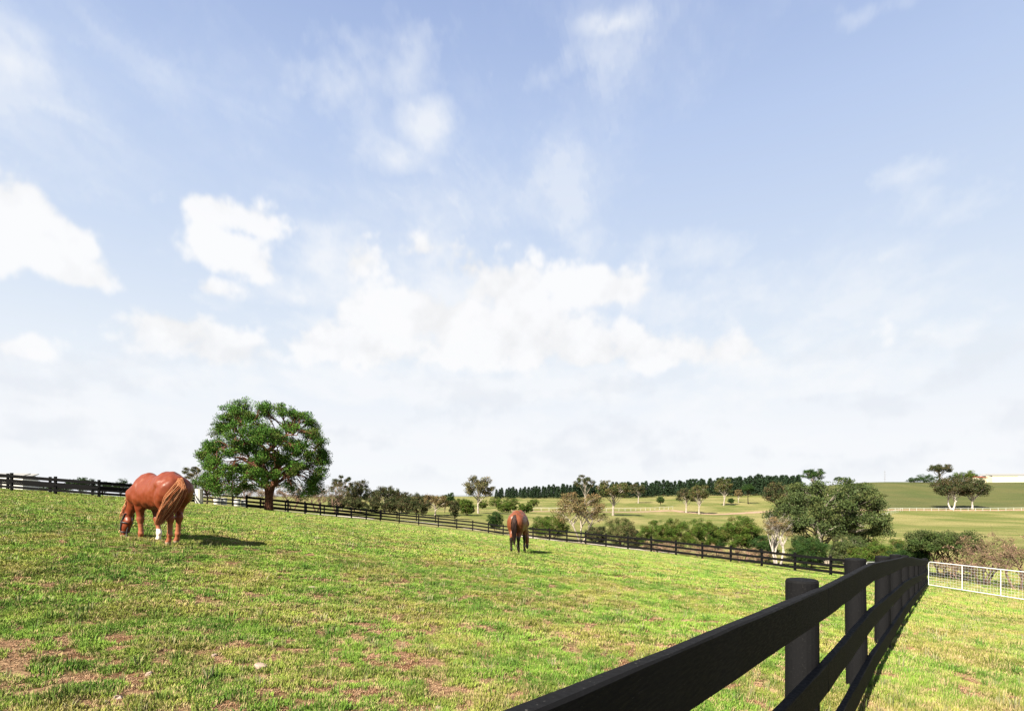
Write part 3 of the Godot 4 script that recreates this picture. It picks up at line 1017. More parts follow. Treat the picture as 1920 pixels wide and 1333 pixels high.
# ---------------------------------------------------------------- ground
func ground_color(x: float, z: float) -> Color:
	var d := -z
	var t := n_tone.get_noise_2d(x, z)
	var t2 := n_tone.get_noise_2d(x * 0.22 + 300.0, z * 0.22)
	var t3 := n_tone.get_noise_2d(x * 5.0 + 90.0, z * 9.0)
	var green := Color(0.088, 0.115, 0.026).lerp(Color(0.135, 0.14, 0.045), clampf(0.5 + t * 1.3 + t3 * 0.6, 0.0, 1.0))
	if d < 45.0 and d > -20.0:
		var b := bare(x, z)
		var soil := Color(0.13, 0.058, 0.032).lerp(Color(0.25, 0.165, 0.10), clampf(0.45 + n_patch.get_noise_2d(x * 2.7 + 50.0, z * 2.7) * 1.4, 0.0, 1.0))
		var thatch := Color(0.12, 0.105, 0.038)
		var near := clampf((30.0 - d) / 24.0, 0.0, 1.0)
		var c := green.lerp(thatch, 0.55 * near)
		return c.lerp(soil, smoothstep(0.15, 0.75, b) * lerpf(0.45, 0.95, near))
	# fields beyond
	green *= 1.3
	var straw := Color(0.29, 0.26, 0.11)
	var f := green.lerp(straw, clampf(0.42 + t2 * 1.5 + t * 0.5, 0.0, 1.0) * 0.85)
	if x > d * 0.5 and d > 236.0:
		f = Color(0.082, 0.1, 0.034).lerp(Color(0.115, 0.118, 0.046), clampf(0.5 + t * 1.5 + t2, 0.0, 1.0))
	# leaf litter and earth under the scrub beyond the lower fence
	var off := (x - 4.1) * 0.833 + (d - 68.0) * 0.553
	if off > 1.0 and off < 16.0 and x > 2.0:
		var k := smoothstep(1.0, 3.0, off) * smoothstep(16.0, 10.0, off)
		f = f.lerp(Color(0.14, 0.085, 0.045).lerp(Color(0.10, 0.085, 0.035), clampf(0.5 + t * 2.0 + t3, 0.0, 1.0)), k * 0.85)
	return f


func make_ground() -> void:
	var xs := []
	for i in 471:
		xs.append(6.0 * sinh((i / 470.0 - 0.5) * 13.8))
	var zs := []
	for i in 461:
		zs.append(-(4.0 + 5.0 * sinh(lerpf(-3.3, 7.7, i / 460.0))))
	var g := Geo.new()
	var nx := xs.size()
	g.v.resize(nx * zs.size())
	g.c.resize(nx * zs.size())
	g.n.resize(nx * zs.size())
	for j in zs.size():
		for i in nx:
			g.v[j * nx + i] = Vector3(xs[i], H(xs[i], zs[j]), zs[j])
			g.c[j * nx + i] = ground_color(xs[i], zs[j])
	for j in zs.size():
		for i in nx:
			var q := j * nx + i
			var dx := g.v[mini(i + 1, nx - 1) + j * nx] - g.v[maxi(i - 1, 0) + j * nx]
			var dz := g.v[mini(j + 1, zs.size() - 1) * nx + i] - g.v[maxi(j - 1, 0) * nx + i]
			g.n[q] = dx.cross(dz).normalized()
			if i < nx - 1 and j < zs.size() - 1:
				g.ix.append_array([q, q + nx, q + 1, q + 1, q + nx, q + nx + 1])
	structure("ground", g.mesh(), mats.soil)


func make_grass() -> void:
	var rng := RandomNumberGenerator.new()
	rng.seed = 42
	var tuft := Geo.new()
	for k in 7:
		var a := TAU * (k + rng.randf() * 0.7) / 7.0
		var o := Vector3(cos(a), 0, sin(a)) * rng.randf_range(0.05, 0.55)
		var lean := Vector3(cos(a), 0, sin(a)) * rng.randf_range(0.2, 0.75)
		var s := Vector3(-sin(a), 0, cos(a)).rotated(Vector3.UP, rng.randfn() * 0.5) * rng.randf_range(0.06, 0.09)
		var hh := rng.randf_range(0.6, 1.15)
		var f := rng.randf_range(0.85, 1.15)
		var col := Color(f, f, f)
		var m := o + lean * 0.4 + Vector3(0, hh * 0.6, 0)
		tuft.quad(o - s, o + s, m + s * 0.8, m - s * 0.8, col)
		tuft.tri(m - s * 0.8, m + s * 0.8, o + lean + Vector3(0, hh, 0), col)
	tuft.n.clear()
	var mesh := tuft.mesh()
	var buf := PackedFloat32Array()
	for band in [[1.4, 7.0, 135000, 0.042, 0.04], [7.0, 14.0, 170000, 0.06, 0.042], [14.0, 28.0, 170000, 0.105, 0.05], [28.0, 58.0, 110000, 0.2, 0.055]]:
		for k in int(band[2]):
			var d := sqrt(rng.randf_range(band[0] * band[0], band[1] * band[1]))
			var x := rng.randf_range(-1.02, 1.02) * (d + 1.2)
			var z := -d
			var b := bare(x, z)
			var right := x > 0.76 * d - 0.7
			var lay := 1.0
			var c: Color
			if rng.randf() < b * 1.05:
				# open soil: only flattened dead litter, thinly
				if rng.randf() < 0.42:
					continue
				lay = 0.35
				c = Color(0.33, 0.23, 0.14).lerp(Color(0.2, 0.105, 0.06), rng.randf())
			else:
				var tone := clampf(0.5 + n_fine.get_noise_2d(x * 0.62 + 70.0, z * 0.62) * 1.05 + n_tone.get_noise_2d(x * 1.3 + 30.0, z * 1.3) * 0.7 + (0.12 if right else 0.0) + rng.randfn() * 0.13, 0.0, 1.0)
				var warm := clampf(0.28 + n_patch.get_noise_2d(x * 1.6 + 200.0, z * 1.6) * 1.5 + (0.2 if right else 0.0) + rng.randfn() * 0.1, 0.0, 1.0)
				c = Color(0.068, 0.132, 0.02).lerp(Color(0.155, 0.255, 0.036), tone).lerp(Color(0.115, 0.125, 0.026).lerp(Color(0.225, 0.235, 0.05), tone), warm)
				if rng.randf() < 0.13 + 0.45 * b + (0.14 if right else 0.0) + 0.12 * warm:
					c = c.lerp(Color(0.34, 0.26, 0.14), rng.randf_range(0.4, 0.95))
			var r: float = band[3] * rng.randf_range(0.65, 1.35)
			var hh: float = band[4] * lay * rng.randf_range(0.5, 1.25) * (1.25 if right else 1.0) * (1.0 + 0.9 * maxf(0.0, n_fine.get_noise_2d(x * 0.8 + 9.0, z * 0.8)))
			if lay == 1.0 and rng.randf() < 0.012:
				# taller weeds and ungrazed tussocks
				hh *= 2.3
				r *= 1.5
				c = Color(c.r * 0.6, c.g * 0.72, c.b * 0.8)
			var a := rng.randf() * TAU
			buf.append_array([r * cos(a), 0.0, r * sin(a), x, 0.0, hh, 0.0, H(x, z) - 0.004, -r * sin(a), 0.0, r * cos(a), z, c.r, c.g, c.b, 1.0])
	var mm := MultiMesh.new()
	mm.transform_format = MultiMesh.TRANSFORM_3D
	mm.use_colors = true
	mm.mesh = mesh
	mm.instance_count = buf.size() / 16
	mm.buffer = buf
	var o := MultiMeshInstance3D.new()
	o.name = numbered("grass")
	o.multimesh = mm
	o.material_override = mats.grass
	add_child(o)
	tag(o, "short grazed green grass with dry blades across the paddock", "grass")
	o.set_meta("kind", "stuff")


func pebble(x: float, z: float, size: Vector3, label: String, group: String, mtl: Material, seed_: int) -> void:
	var rng := RandomNumberGenerator.new()
	rng.seed = seed_
	var ico := SphereMesh.new()
	ico.radial_segments = 10
	ico.rings = 5
	ico.radius = 0.5
	ico.height = 1.0
	var a := ico.get_mesh_arrays()
	var st := SurfaceTool.new()
	st.begin(Mesh.PRIMITIVE_TRIANGLES)
	var f := FastNoiseLite.new()
	f.seed = seed_
	f.frequency = 1.1
	for i in a[Mesh.ARRAY_INDEX]:
		var p: Vector3 = a[Mesh.ARRAY_VERTEX][i]
		p *= 1.0 + 0.9 * f.get_noise_3dv(p * 1.2)
		p = p.clamp(Vector3.ONE * -0.42, Vector3.ONE * 0.42)
		st.set_smooth_group(-1)
		st.add_vertex(p * size)
	st.generate_normals()
	var o := part(numbered("stone"), st.commit(), mtl, self)
	o.position = G(x, z, size.y * 0.18)
	o.rotation.y = rng.randf() * 6.0
	tag(o, label, "stone", group)


func _ready() -> void:
	# camera, a level shift lens, about 20 mm
	var cam := Camera3D.new()
	cam.name = "camera"
	cam.projection = Camera3D.PROJECTION_FRUSTUM
	cam.near = 0.1
	cam.far = 9000.0
	cam.size = 0.12505
	cam.frustum_offset = Vector2(0.0, 0.02472)
	cam.position = Vector3(0, EYE, 0)
	cam.current = true
	add_child(cam)
	var env := Environment.new()
	env.background_mode = Environment.BG_SKY
	var pano := PanoramaSkyMaterial.new()
	pano.panorama = ImageTexture.create_from_image(make_sky())
	env.sky = Sky.new()
	env.sky.sky_material = pano
	env.background_energy_multiplier = 1.0 / EXPOSURE
	env.tonemap_mode = Environment.TONE_MAPPER_LINEAR
	env.tonemap_exposure = EXPOSURE
	env.sdfgi_enabled = true
	env.ssao_enabled = true
	env.ssil_enabled = true
	var we := WorldEnvironment.new()
	we.name = "environment"
	we.environment = env
	add_child(we)
	var sun := DirectionalLight3D.new()
	sun.name = "sun"
	sun.light_energy = 1.6
	sun.light_color = Color(1.0, 0.955, 0.88)
	sun.light_angular_distance = 0.5
	sun.shadow_enabled = true
	add_child(sun)
	var az := deg_to_rad(37.0)
	var el := deg_to_rad(40.0)
	sun.look_at_from_position(Vector3.ZERO, Vector3(sin(az) * cos(el), -sin(el), -cos(az) * cos(el)))

	n_bump.seed = 2
	n_bump.frequency = 0.9
	n_bump.fractal_octaves = 3
	n_patch.seed = 8
	n_patch.frequency = 0.32
	n_patch.fractal_octaves = 4
	n_fine.seed = 15
	n_fine.frequency = 2.3
	n_fine.fractal_octaves = 4
	n_tone.seed = 23
	n_tone.frequency = 0.13
	n_tone.fractal_octaves = 4
	make_materials()
	fill_heights()
	make_ground()
	print("ground ", Time.get_ticks_msec())

	# tracks of pale sand
	ribbon("sand_track", [Vector2(-31.29, -57.50), Vector2(-28.34, -57.00), Vector2(-25.88, -56.30), Vector2(-24.01, -56.00), Vector2(-23.25, -59.00)], 2.6, 0.03, 1.0)
	ribbon("gravel_track", [Vector2(-30.54, -74.00), Vector2(-26.34, -78.00), Vector2(-24.20, -86.00), Vector2(-21.52, -94.00), Vector2(-14.71, -98.00), Vector2(-6.90, -92.00), Vector2(-2.02, -86.00), Vector2(4.28, -76.00), Vector2(9.85, -70.00), Vector2(13.89, -63.00), Vector2(16.89, -60.00)], 3.6, 0.03, 1.5, mats.gravel)
	ribbon("sand_road", [Vector2(-5.52, -196.00), Vector2(7.50, -200.00), Vector2(27.05, -206.00), Vector2(44.17, -214.00), Vector2(59.36, -226.00), Vector2(64.86, -232.00), Vector2(67.49, -218.00), Vector2(73.43, -206.00), Vector2(83.53, -212.00), Vector2(99.96, -222.00), Vector2(128.89, -229.00), Vector2(151.69, -231.00), Vector2(171.19, -231.00), Vector2(192.03, -230.00), Vector2(221.27, -229.00)], 5.0, 0.05, 3.0)

	# fences
	near_fence()
	var rails := [1.23, 0.78, 0.33]
	rail_fence([Vector2(-27.10, -58.00), Vector2(-25.20, -63.50), Vector2(-23.47, -69.50), Vector2(-21.11, -75.50), Vector2(-18.54, -81.00), Vector2(-14.88, -83.50), Vector2(-11.29, -83.00), Vector2(-7.65, -81.50), Vector2(-4.45, -79.00), Vector2(-2.09, -76.80), Vector2(4.21, -69.00), Vector2(8.53, -63.60), Vector2(12.88, -58.20), Vector2(15.12, -55.20), Vector2(17.27, -52.00), Vector2(19.37, -48.70), Vector2(21.41, -45.20), Vector2(23.19, -41.20), Vector2(23.78, -38.30)], 3.0, 1.42, rails, 0.19, 0.05, 0.15, mats.black_far, "long black three-rail timber fence curving round the low side of the paddock")
	rail_fence([Vector2(-47.28, -45.00), Vector2(-44.02, -46.00), Vector2(-38.60, -46.50), Vector2(-34.21, -47.00), Vector2(-32.05, -51.00), Vector2(-31.32, -56.40)], 3.4, 1.42, rails, 0.19, 0.05, 0.16, mats.black_far, "black timber fence along the high side of the paddock ending at the white drum post")
	rail_fence([Vector2(-52.06, -50.00), Vector2(-47.37, -50.50), Vector2(-41.38, -51.00), Vector2(-36.86, -51.50), Vector2(-34.05, -55.00), Vector2(-33.43, -60.00)], 3.6, 1.38, [1.15, 0.85, 0.55, 0.25], 0.19, 0.05, 0.16, mats.black_far, "second black timber fence close behind the one on the high side")
	rail_fence([Vector2(-39.31, -72.00), Vector2(-36.57, -73.00), Vector2(-34.47, -75.00), Vector2(-31.13, -79.00), Vector2(-28.37, -84.00), Vector2(-25.89, -92.00), Vector2(-21.29, -100.00), Vector2(-15.46, -103.00), Vector2(-10.44, -104.00)], 3.6, 1.42, rails, 0.19, 0.05, 0.16, mats.black_far, "black timber fence on the far side of the gravel track under the dry shrubs")
	wire_gate(G(20.10, -27.40), G(20.68, -22.00), 1.1, 2, "long white tube gate with wire mesh where the black plank fence ends")
	wire_gate(G(23.49, -37.60), G(22.32, -33.60), 1.1, 1, "white tube gate at the lower end of the curving black fence")
	white_fence([Vector2(149.68, -226.00), Vector2(161.84, -227.00), Vector2(190.36, -228.00), Vector2(219.33, -227.00)], 3.0, 1.25, "white rail fence following the sand road below the pale twin-trunk gum")
	white_fence([Vector2(116.10, -182.00), Vector2(136.82, -206.00), Vector2(155.40, -226.00)], 4.0, 1.25, "white rail fence running down the field from the sand road")
	white_fence([Vector2(7.69, -205.00), Vector2(27.84, -212.00), Vector2(45.82, -222.00), Vector2(67.99, -240.00)], 3.0, 1.2, "white rail fence on the upper edge of the middle field")
	print("fences ", Time.get_ticks_msec())

	# the shade tree in the paddock
	var o := {"h": 11.0, "w": 13.0, "base": -0.7, "tr": 0.48, "fork": 4.6, "stems": 2, "spread": 0.09, "foot": 0.3, "joined": 0.3, "mains": 16, "limb": 0.13, "nl": 170, "lr": 0.12, "nc": 5, "cr": 0.6, "uneven": 0.07, "nf": 150, "ll": 0.15, "lw": 0.04, "cols": FRESH, "bark": Color(0.15, 0.072, 0.045), "seed": 5, "low": -0.6, "reach": 0.95, "flat": 0.7, "deep": 0.95}
	plant("shade_tree", -23.36, -54.50, o, "broad domed green tree with a forked red-brown trunk standing inside the black fence", "tree")
	o = kind_of("airy", 5.24, 3.60, false, 100)
	plant("gum_tree", -44.58, -80.00, o, "thin grey-green gum standing behind the upper fence beside the shade tree", "tree")
	o = kind_of("dense", 3.64, 3.55, false, 101)
	o.merge({"cols": FRESH, "base": 0.9}, true)
	plant("round_shrub", -33.98, -63.00, o, "leafy bright green shrub growing behind the white drum", "shrub")
	o = kind_of("dense", 4.15, 4.75, false, 102)
	plant("round_shrub", -93.90, -110.00, o, "dark shrub showing above the upper fence next to the white stable", "shrub", "dark shrubs behind the upper fence")
	o = kind_of("dense", 4.02, 5.46, true, 103)
	plant("round_shrub", -85.10, -112.00, o, "dark shrub rising above the middle of the upper fence", "shrub", "dark shrubs behind the upper fence")
	o = kind_of("dense", 3.11, 4.46, false, 104)
	plant("round_shrub", -78.01, -108.00, o, "low dark shrub behind the upper fence rails", "shrub", "dark shrubs behind the upper fence")
	o = kind_of("dense", 3.66, 3.98, false, 105)
	plant("round_shrub", -72.99, -106.00, o, "dark shrub behind the upper fence beside the chestnut horse", "shrub", "dark shrubs behind the upper fence")
	o = kind_of("dense", 2.24, 5.97, false, 106)
	plant("round_shrub", -85.52, -106.00, o, "wide low dark shrub filling the gap under the upper fence rail", "shrub", "dark shrubs behind the upper fence")
	o = kind_of("dry", 3.15, 4.84, false, 107)
	plant("dry_shrub", -44.77, -86.00, o, "bare tan shrub behind the white barrels", "shrub", "dry shrubs behind the fence")
	o = kind_of("dry", 4.11, 5.12, false, 108)
	plant("dry_shrub", -42.10, -88.00, o, "tall bare tan shrub behind the barrels under the shade tree", "shrub", "dry shrubs behind the fence")
	o = kind_of("dry", 4.23, 5.07, false, 109)
	plant("dry_shrub", -38.84, -90.00, o, "dry pinkish shrub straight behind the red-brown trunk", "shrub", "dry shrubs behind the fence")
	o = kind_of("dry", 4.35, 5.35, false, 110)
	plant("dry_shrub", -35.56, -92.00, o, "dry pinkish shrub behind the fence under the edge of the shade tree", "shrub", "dry shrubs behind the fence")
	o = kind_of("dry", 4.60, 5.11, false, 111)
	plant("dry_shrub", -32.45, -94.00, o, "dry pinkish shrub behind the fence, last before the tall gums", "shrub", "dry shrubs behind the fence")
	o = kind_of("dry", 5.38, 4.41, false, 112)
	o.merge({"cols": OLIVE}, true)
	plant("dry_shrub", -30.52, -98.00, o, "dry twiggy shrub at the foot of the tall gums", "shrub", "dry shrubs behind the fence")
	o = kind_of("airy", 8.13, 5.52, true, 113)
	o.merge({"cols": DULL}, true)
	plant("gum_tree", -38.42, -128.00, o, "tall open gum with pale trunk next to the shade tree", "tree")
	o = kind_of("gum", 7.73, 4.21, true, 114)
	o.merge({"cols": DULL, "base": 1.0}, true)
	plant("gum_tree", -35.17, -132.00, o, "narrow dark gum leafy to the ground", "tree")
	o = kind_of("gum", 6.90, 5.95, true, 115)
	o.merge({"cols": DULL}, true)
	plant("gum_tree", -30.81, -138.00, o, "dull green gum with pale trunk in the clump above the fence bend", "tree", "gums above the fence bend")
	o = kind_of("gum", 5.69, 5.07, true, 116)
	o.merge({"cols": DULL, "base": 1.5}, true)
	plant("gum_tree", -29.27, -150.00, o, "dull green gum with pale trunk in the clump above the fence bend", "tree", "gums above the fence bend")
	o = kind_of("gum", 6.34, 6.00, true, 117)
	o.merge({"cols": DULL, "base": 1.5}, true)
	plant("gum_tree", -39.02, -160.00, o, "dull green gum with pale trunk in the clump above the fence bend", "tree", "gums above the fence bend")
	o = kind_of("dense", 5.48, 6.19, true, 118)
	o.merge({"cols": DULL}, true)
	plant("gum_tree", -28.64, -165.00, o, "bushy dark gum behind the tan tree", "tree")
	o = kind_of("gum", 5.45, 7.85, true, 119)
	o.merge({"cols": TAN, "base": 1.0}, true)
	plant("tan_tree", -18.36, -135.00, o, "tan dry-leaved spreading tree above the fence bend", "tree")
	o = kind_of("dense", 5.78, 2.63, true, 120)
	plant("conifer_tree", -15.10, -140.00, o, "dark narrow conifer beside the tan tree, the taller of two", "tree", "dark conifers by the tan tree")
	o = kind_of("dense", 5.04, 3.10, true, 121)
	plant("conifer_tree", -17.73, -150.00, o, "dark narrow conifer beside the tan tree, the shorter of two", "tree", "dark conifers by the tan tree")
	o = kind_of("gum", 10.24, 9.01, true, 122)
	o.merge({"cols": [Color(0.085, 0.082, 0.036), Color(0.11, 0.09, 0.045), Color(0.06, 0.066, 0.03)], "base": 2.5}, true)
	plant("gum_tree", -8.86, -150.00, o, "tall spreading brown-green gum standing alone against the sky before the pines", "tree")
	o = kind_of("bush", 4.06, 4.20, true, 123)
	plant("round_shrub", -11.03, -140.00, o, "green bushy tree at the foot of the lone tall gum", "shrub")
	o = kind_of("bush", 3.38, 3.11, false, 124)
	o.merge({"cols": DEEP}, true)
	plant("round_shrub", -2.76, -92.00, o, "round dark shrub beyond the fence beside the bay horse", "shrub")
	o = kind_of("bush", 3.66, 7.02, true, 125)
	plant("round_shrub", -1.59, -170.00, o, "green shrub in front of the pines above the bay horse", "shrub", "shrubs in front of the pines")
	o = kind_of("bush", 3.22, 5.25, true, 126)
	plant("round_shrub", 4.10, -175.00, o, "green shrub in front of the pines above the bay horse", "shrub", "shrubs in front of the pines")
	o = kind_of("bush", 3.56, 6.15, false, 127)
	plant("wattle_shrub", 5.27, -78.00, o, "spreading green wattle shrub behind the fence beside the tan gum", "shrub")
	o = kind_of("gum", 6.94, 7.98, false, 128)
	o.merge({"cols": TAN, "base": 1.6, "stems": 3, "spread": 0.22, "tr": 0.16, "leafy": 0.8}, true)
	plant("tan_gum_tree", 9.27, -76.00, o, "tan thin-leaved gum with twisted pale limbs behind the fence", "tree")
	o = kind_of("airy", 14.61, 10.81, true, 129)
	o.merge({"cols": DULL}, true)
	plant("gum_tree", 33.67, -262.00, o, "tall dark gum rising above the pine plantation", "tree")
	o = kind_of("gum", 11.58, 11.61, true, 130)
	o.merge({"base": 4.6}, true)
	plant("gum_tree", 32.44, -182.00, o, "white-trunked gum with wide olive crown alone in the sloping field", "tree")
	o = kind_of("gum", 10.32, 9.62, true, 131)
	o.merge({"cols": DULL}, true)
	plant("gum_tree", 63.36, -285.00, o, "gum with a thin reddish trunk at the edge of the pines", "tree")
	o = kind_of("dense", 4.61, 3.93, true, 132)
	o.merge({"base": 0.2}, true)
	plant("round_shrub", 68.57, -262.00, o, "small dark conical shrub alone on the upper field", "shrub")
	o = kind_of("gum", 9.87, 8.92, true, 133)
	o.merge({"cols": DULL, "base": 3.0}, true)
	plant("gum_tree", 66.26, -216.00, o, "dull olive gum leaning beside the white-trunked one at the road bend", "tree")
	o = kind_of("gum", 11.14, 8.20, true, 134)
	plant("gum_tree", 68.49, -208.00, o, "white-trunked gum at the bend of the sand road", "tree")
	o = kind_of("gum", 12.98, 8.85, true, 135)
	o.merge({"base": 3.5}, true)
	plant("gum_tree", 97.57, -262.00, o, "tall pale-limbed gum on the upper field before the pines", "tree")
	o = kind_of("dense", 3.60, 2.95, true, 136)
	plant("round_shrub", 101.02, -262.00, o, "small round shrub beside the tall pale-limbed gum", "shrub")
	o = kind_of("dense", 9.87, 7.09, true, 137)
	o.merge({"base": 5.0, "bark": Color(0.05,0.04,0.03)}, true)
	plant("gum_tree", 112.46, -270.00, o, "small dark tree with a clear dark trunk on the upper field", "tree")
	o = kind_of("gum", 6.72, 4.20, true, 138)
	o.merge({"cols": TAN, "base": 1.5}, true)
	plant("tan_tree", 111.63, -280.00, o, "small tan tree in front of the pines", "tree")
	o = kind_of("gum", 12.08, 10.13, true, 139)
	o.merge({"base": 4.0, "cols": DULL}, true)
	plant("gum_tree", 70.64, -150.00, o, "flat-crowned gum with white limbs behind the big grey-green gum", "tree")
	o = kind_of("bush", 3.72, 4.21, false, 140)
	o.merge({"cols": [Color(0.05,0.075,0.02),Color(0.085,0.08,0.035),Color(0.06,0.07,0.025)]}, true)
	plant("wattle_shrub", 13.08, -68.00, o, "rusty green wattle shrub behind the curving fence beside the tan gum", "shrub")
	o = kind_of("bush", 3.68, 3.93, false, 141)
	plant("wattle_shrub", 15.96, -63.50, o, "green wattle shrub behind the curving fence, first of a tight row", "shrub", "wattle shrubs in a row")
	o = kind_of("bush", 4.00, 4.26, false, 142)
	plant("wattle_shrub", 18.20, -63.00, o, "green wattle shrub behind the curving fence, second of a tight row", "shrub", "wattle shrubs in a row")
	o = kind_of("bush", 4.21, 4.31, false, 143)
	plant("wattle_shrub", 20.32, -60.50, o, "green wattle shrub behind the curving fence, third of a tight row", "shrub", "wattle shrubs in a row")
	o = kind_of("bush", 4.54, 5.15, false, 144)
	o.merge({"base": 1.0}, true)
	plant("wattle_shrub", 22.54, -56.00, o, "largest green wattle of the row, rust-brown underneath", "shrub")
	o = kind_of("bush", 3.53, 2.48, false, 145)
	o.merge({"cols": DEEP}, true)
	plant("wattle_shrub", 23.84, -66.00, o, "dark low shrub between the third wattle and the largest", "shrub")
	o = kind_of("gum", 4.50, 2.75, false, 146)
	o.merge({"bark": Color(0.55,0.5,0.44), "base": 2.2, "stems": 3, "spread": 0.18, "tr": 0.13, "leafy": 0.45, "twigs": 2, "cols": TAN}, true)
	plant("pale_gum_tree", 23.59, -50.50, o, "half-bare gum with white twisted stems against the curving fence", "tree")
	o = kind_of("gum", 9.23, 11.82, false, 147)
	o.merge({"base": 1.2, "stems": 3, "spread": 0.14, "tr": 0.26, "nl": 40, "lr": 0.25, "nc": 10, "cr": 0.7, "nf": 160, "ll": 0.2, "lw": 0.045, "reach": 0.82, "low": -0.8, "cols": GREYG}, true)
	plant("big_gum_tree", 33.32, -60.00, o, "huge grey-green gum with pale limbs towering behind the curving fence", "tree")
	o = kind_of("bush", 2.92, 3.94, false, 148)
	o.merge({"cols": DEEP}, true)
	plant("wattle_shrub", 26.03, -50.00, o, "dark green shrub at the foot of the huge gum behind the rails", "shrub")
	o = kind_of("bush", 3.33, 3.90, false, 149)
	o.merge({"cols": GREYG, "bark": Color(0.4,0.35,0.3)}, true)
	plant("wattle_shrub", 30.83, -52.00, o, "grey-green sapling shrub with pale stems below the huge gum", "shrub")
	o = kind_of("bush", 3.07, 4.22, false, 150)
	plant("wattle_shrub", 33.21, -50.00, o, "green shrub behind the white gate at the low corner", "shrub", "scrub behind the low corner")
	o = kind_of("bush", 3.15, 3.53, false, 151)
	o.merge({"cols": DEEP}, true)
	plant("wattle_shrub", 33.16, -47.00, o, "dark scrub where the plank fence and the curving fence meet", "shrub", "scrub behind the low corner")
	o = kind_of("bush", 3.92, 5.91, false, 152)
	o.merge({"base": 2.0, "low": -0.6, "tr": 0.1, "nl": 26, "cols": [Color(0.035,0.058,0.018),Color(0.05,0.072,0.02),Color(0.04,0.05,0.02)]}, true)
	plant("wattle_shrub", 34.19, -45.00, o, "wide flat-topped dark wattle with thin bare stems behind the wire gate", "shrub")
	o = kind_of("dry", 3.51, 4.13, false, 153)
	o.merge({"cols": [Color(0.13,0.09,0.055),Color(0.09,0.085,0.035),Color(0.17,0.11,0.08)], "nf": 50, "bark": Color(0.2,0.14,0.105)}, true)
	plant("dry_shrub", 33.21, -40.00, o, "bare brown scrub tree behind the middle of the wire gate", "shrub", "brown scrub behind the wire gate")
	o = kind_of("dry", 3.82, 4.17, false, 154)
	o.merge({"cols": [Color(0.13,0.09,0.055),Color(0.09,0.085,0.035),Color(0.17,0.11,0.08)], "nf": 50, "bark": Color(0.22,0.15,0.11)}, true)
	plant("dry_shrub", 33.15, -37.00, o, "bare brown scrub tree with a pale trunk close behind the wire gate", "shrub", "brown scrub behind the wire gate")
	o = kind_of("dry", 1.86, 3.63, false, 155)
	o.merge({"cols": DRY, "nf": 40}, true)
	plant("dry_shrub", 33.88, -43.00, o, "low brown scrub at the foot of the flat-topped wattle", "shrub", "brown scrub behind the wire gate")
	o = kind_of("bush", 2.31, 2.72, false, 156)
	o.merge({"cols": DULL}, true)
	plant("wattle_shrub", 14.24, -66.00, o, "low rusty shrub between the rusty wattle and the first of the tight row", "shrub")
	o = kind_of("bush", 2.73, 3.04, false, 157)
	o.merge({"cols": DEEP}, true)
	plant("wattle_shrub", 23.81, -54.00, o, "low dark shrub between the largest wattle and the half-bare gum", "shrub")
	o = kind_of("bush", 2.45, 3.83, false, 158)
	o.merge({"cols": DULL}, true)
	plant("wattle_shrub", 10.96, -73.00, o, "low dull shrub under the tan gum behind the rails", "shrub")
	o = kind_of("dry", 1.36, 4.94, false, 159)
	o.merge({"nf": 40}, true)
	plant("wattle_shrub", 15.37, -58.50, o, "brown undergrowth below the first wattles of the row", "shrub", "brown undergrowth along the curving fence")
	o = kind_of("dry", 1.46, 4.69, false, 160)
	o.merge({"nf": 40}, true)
	plant("wattle_shrub", 18.74, -55.50, o, "brown undergrowth below the third wattle of the row", "shrub", "brown undergrowth along the curving fence")
	o = kind_of("dry", 1.43, 4.39, false, 161)
	o.merge({"nf": 40}, true)
	plant("wattle_shrub", 21.46, -52.00, o, "brown undergrowth below the largest wattle of the row", "shrub", "brown undergrowth along the curving fence")
	o = kind_of("bush", 2.49, 3.78, false, 162)
	o.merge({"cols": WATTLE}, true)
	plant("wattle_shrub", 30.17, -48.00, o, "low green shrub between the huge gum and the small white gate", "shrub")
	o = kind_of("dense", 7.23, 5.63, true, 163)
	o.merge({"cols": DULL}, true)
	plant("gum_tree", -42.21, -150.00, o, "dark bushy gum behind the two tallest gums", "tree")
	o = kind_of("dense", 6.58, 6.81, true, 164)
	o.merge({"cols": DULL}, true)
	plant("gum_tree", -34.36, -165.00, o, "dark bushy gum filling the middle of the clump above the fence bend", "tree")
	o = kind_of("dense", 4.95, 7.02, true, 165)
	o.merge({"cols": DULL}, true)
	plant("gum_tree", -26.31, -170.00, o, "dark bushy gum low behind the tan tree", "tree")
	o = kind_of("dense", 3.48, 5.12, true, 166)
	o.merge({"cols": DULL, "base": 0.0, "low": -0.9}, true)
	plant("hedge_shrub", -38.15, -124.00, o, "low dark shrub at the foot of the gums above the fence bend", "shrub", "low shrubs under the gums")
	o = kind_of("dense", 3.30, 4.89, true, 167)
	o.merge({"cols": DULL, "base": 0.0, "low": -0.9}, true)
	plant("hedge_shrub", -34.43, -124.00, o, "low dark shrub at the foot of the gums above the fence bend", "shrub", "low shrubs under the gums")
	o = kind_of("dense", 3.86, 5.35, true, 168)
	o.merge({"cols": DULL, "base": 0.0, "low": -0.9}, true)
	plant("hedge_shrub", -30.59, -124.00, o, "low dark shrub at the foot of the gums above the fence bend", "shrub", "low shrubs under the gums")
	o = kind_of("dense", 3.84, 5.12, true, 169)
	o.merge({"cols": DULL, "base": 0.0, "low": -0.9}, true)
	plant("hedge_shrub", -26.75, -124.00, o, "low dark shrub at the foot of the gums above the fence bend", "shrub", "low shrubs under the gums")
	o = kind_of("dense", 4.26, 5.35, true, 170)
	o.merge({"cols": DULL, "base": 0.0, "low": -0.9}, true)
	plant("hedge_shrub", -23.03, -124.00, o, "low dark shrub at the foot of the gums above the fence bend", "shrub", "low shrubs under the gums")
	o = kind_of("dense", 4.05, 4.65, true, 171)
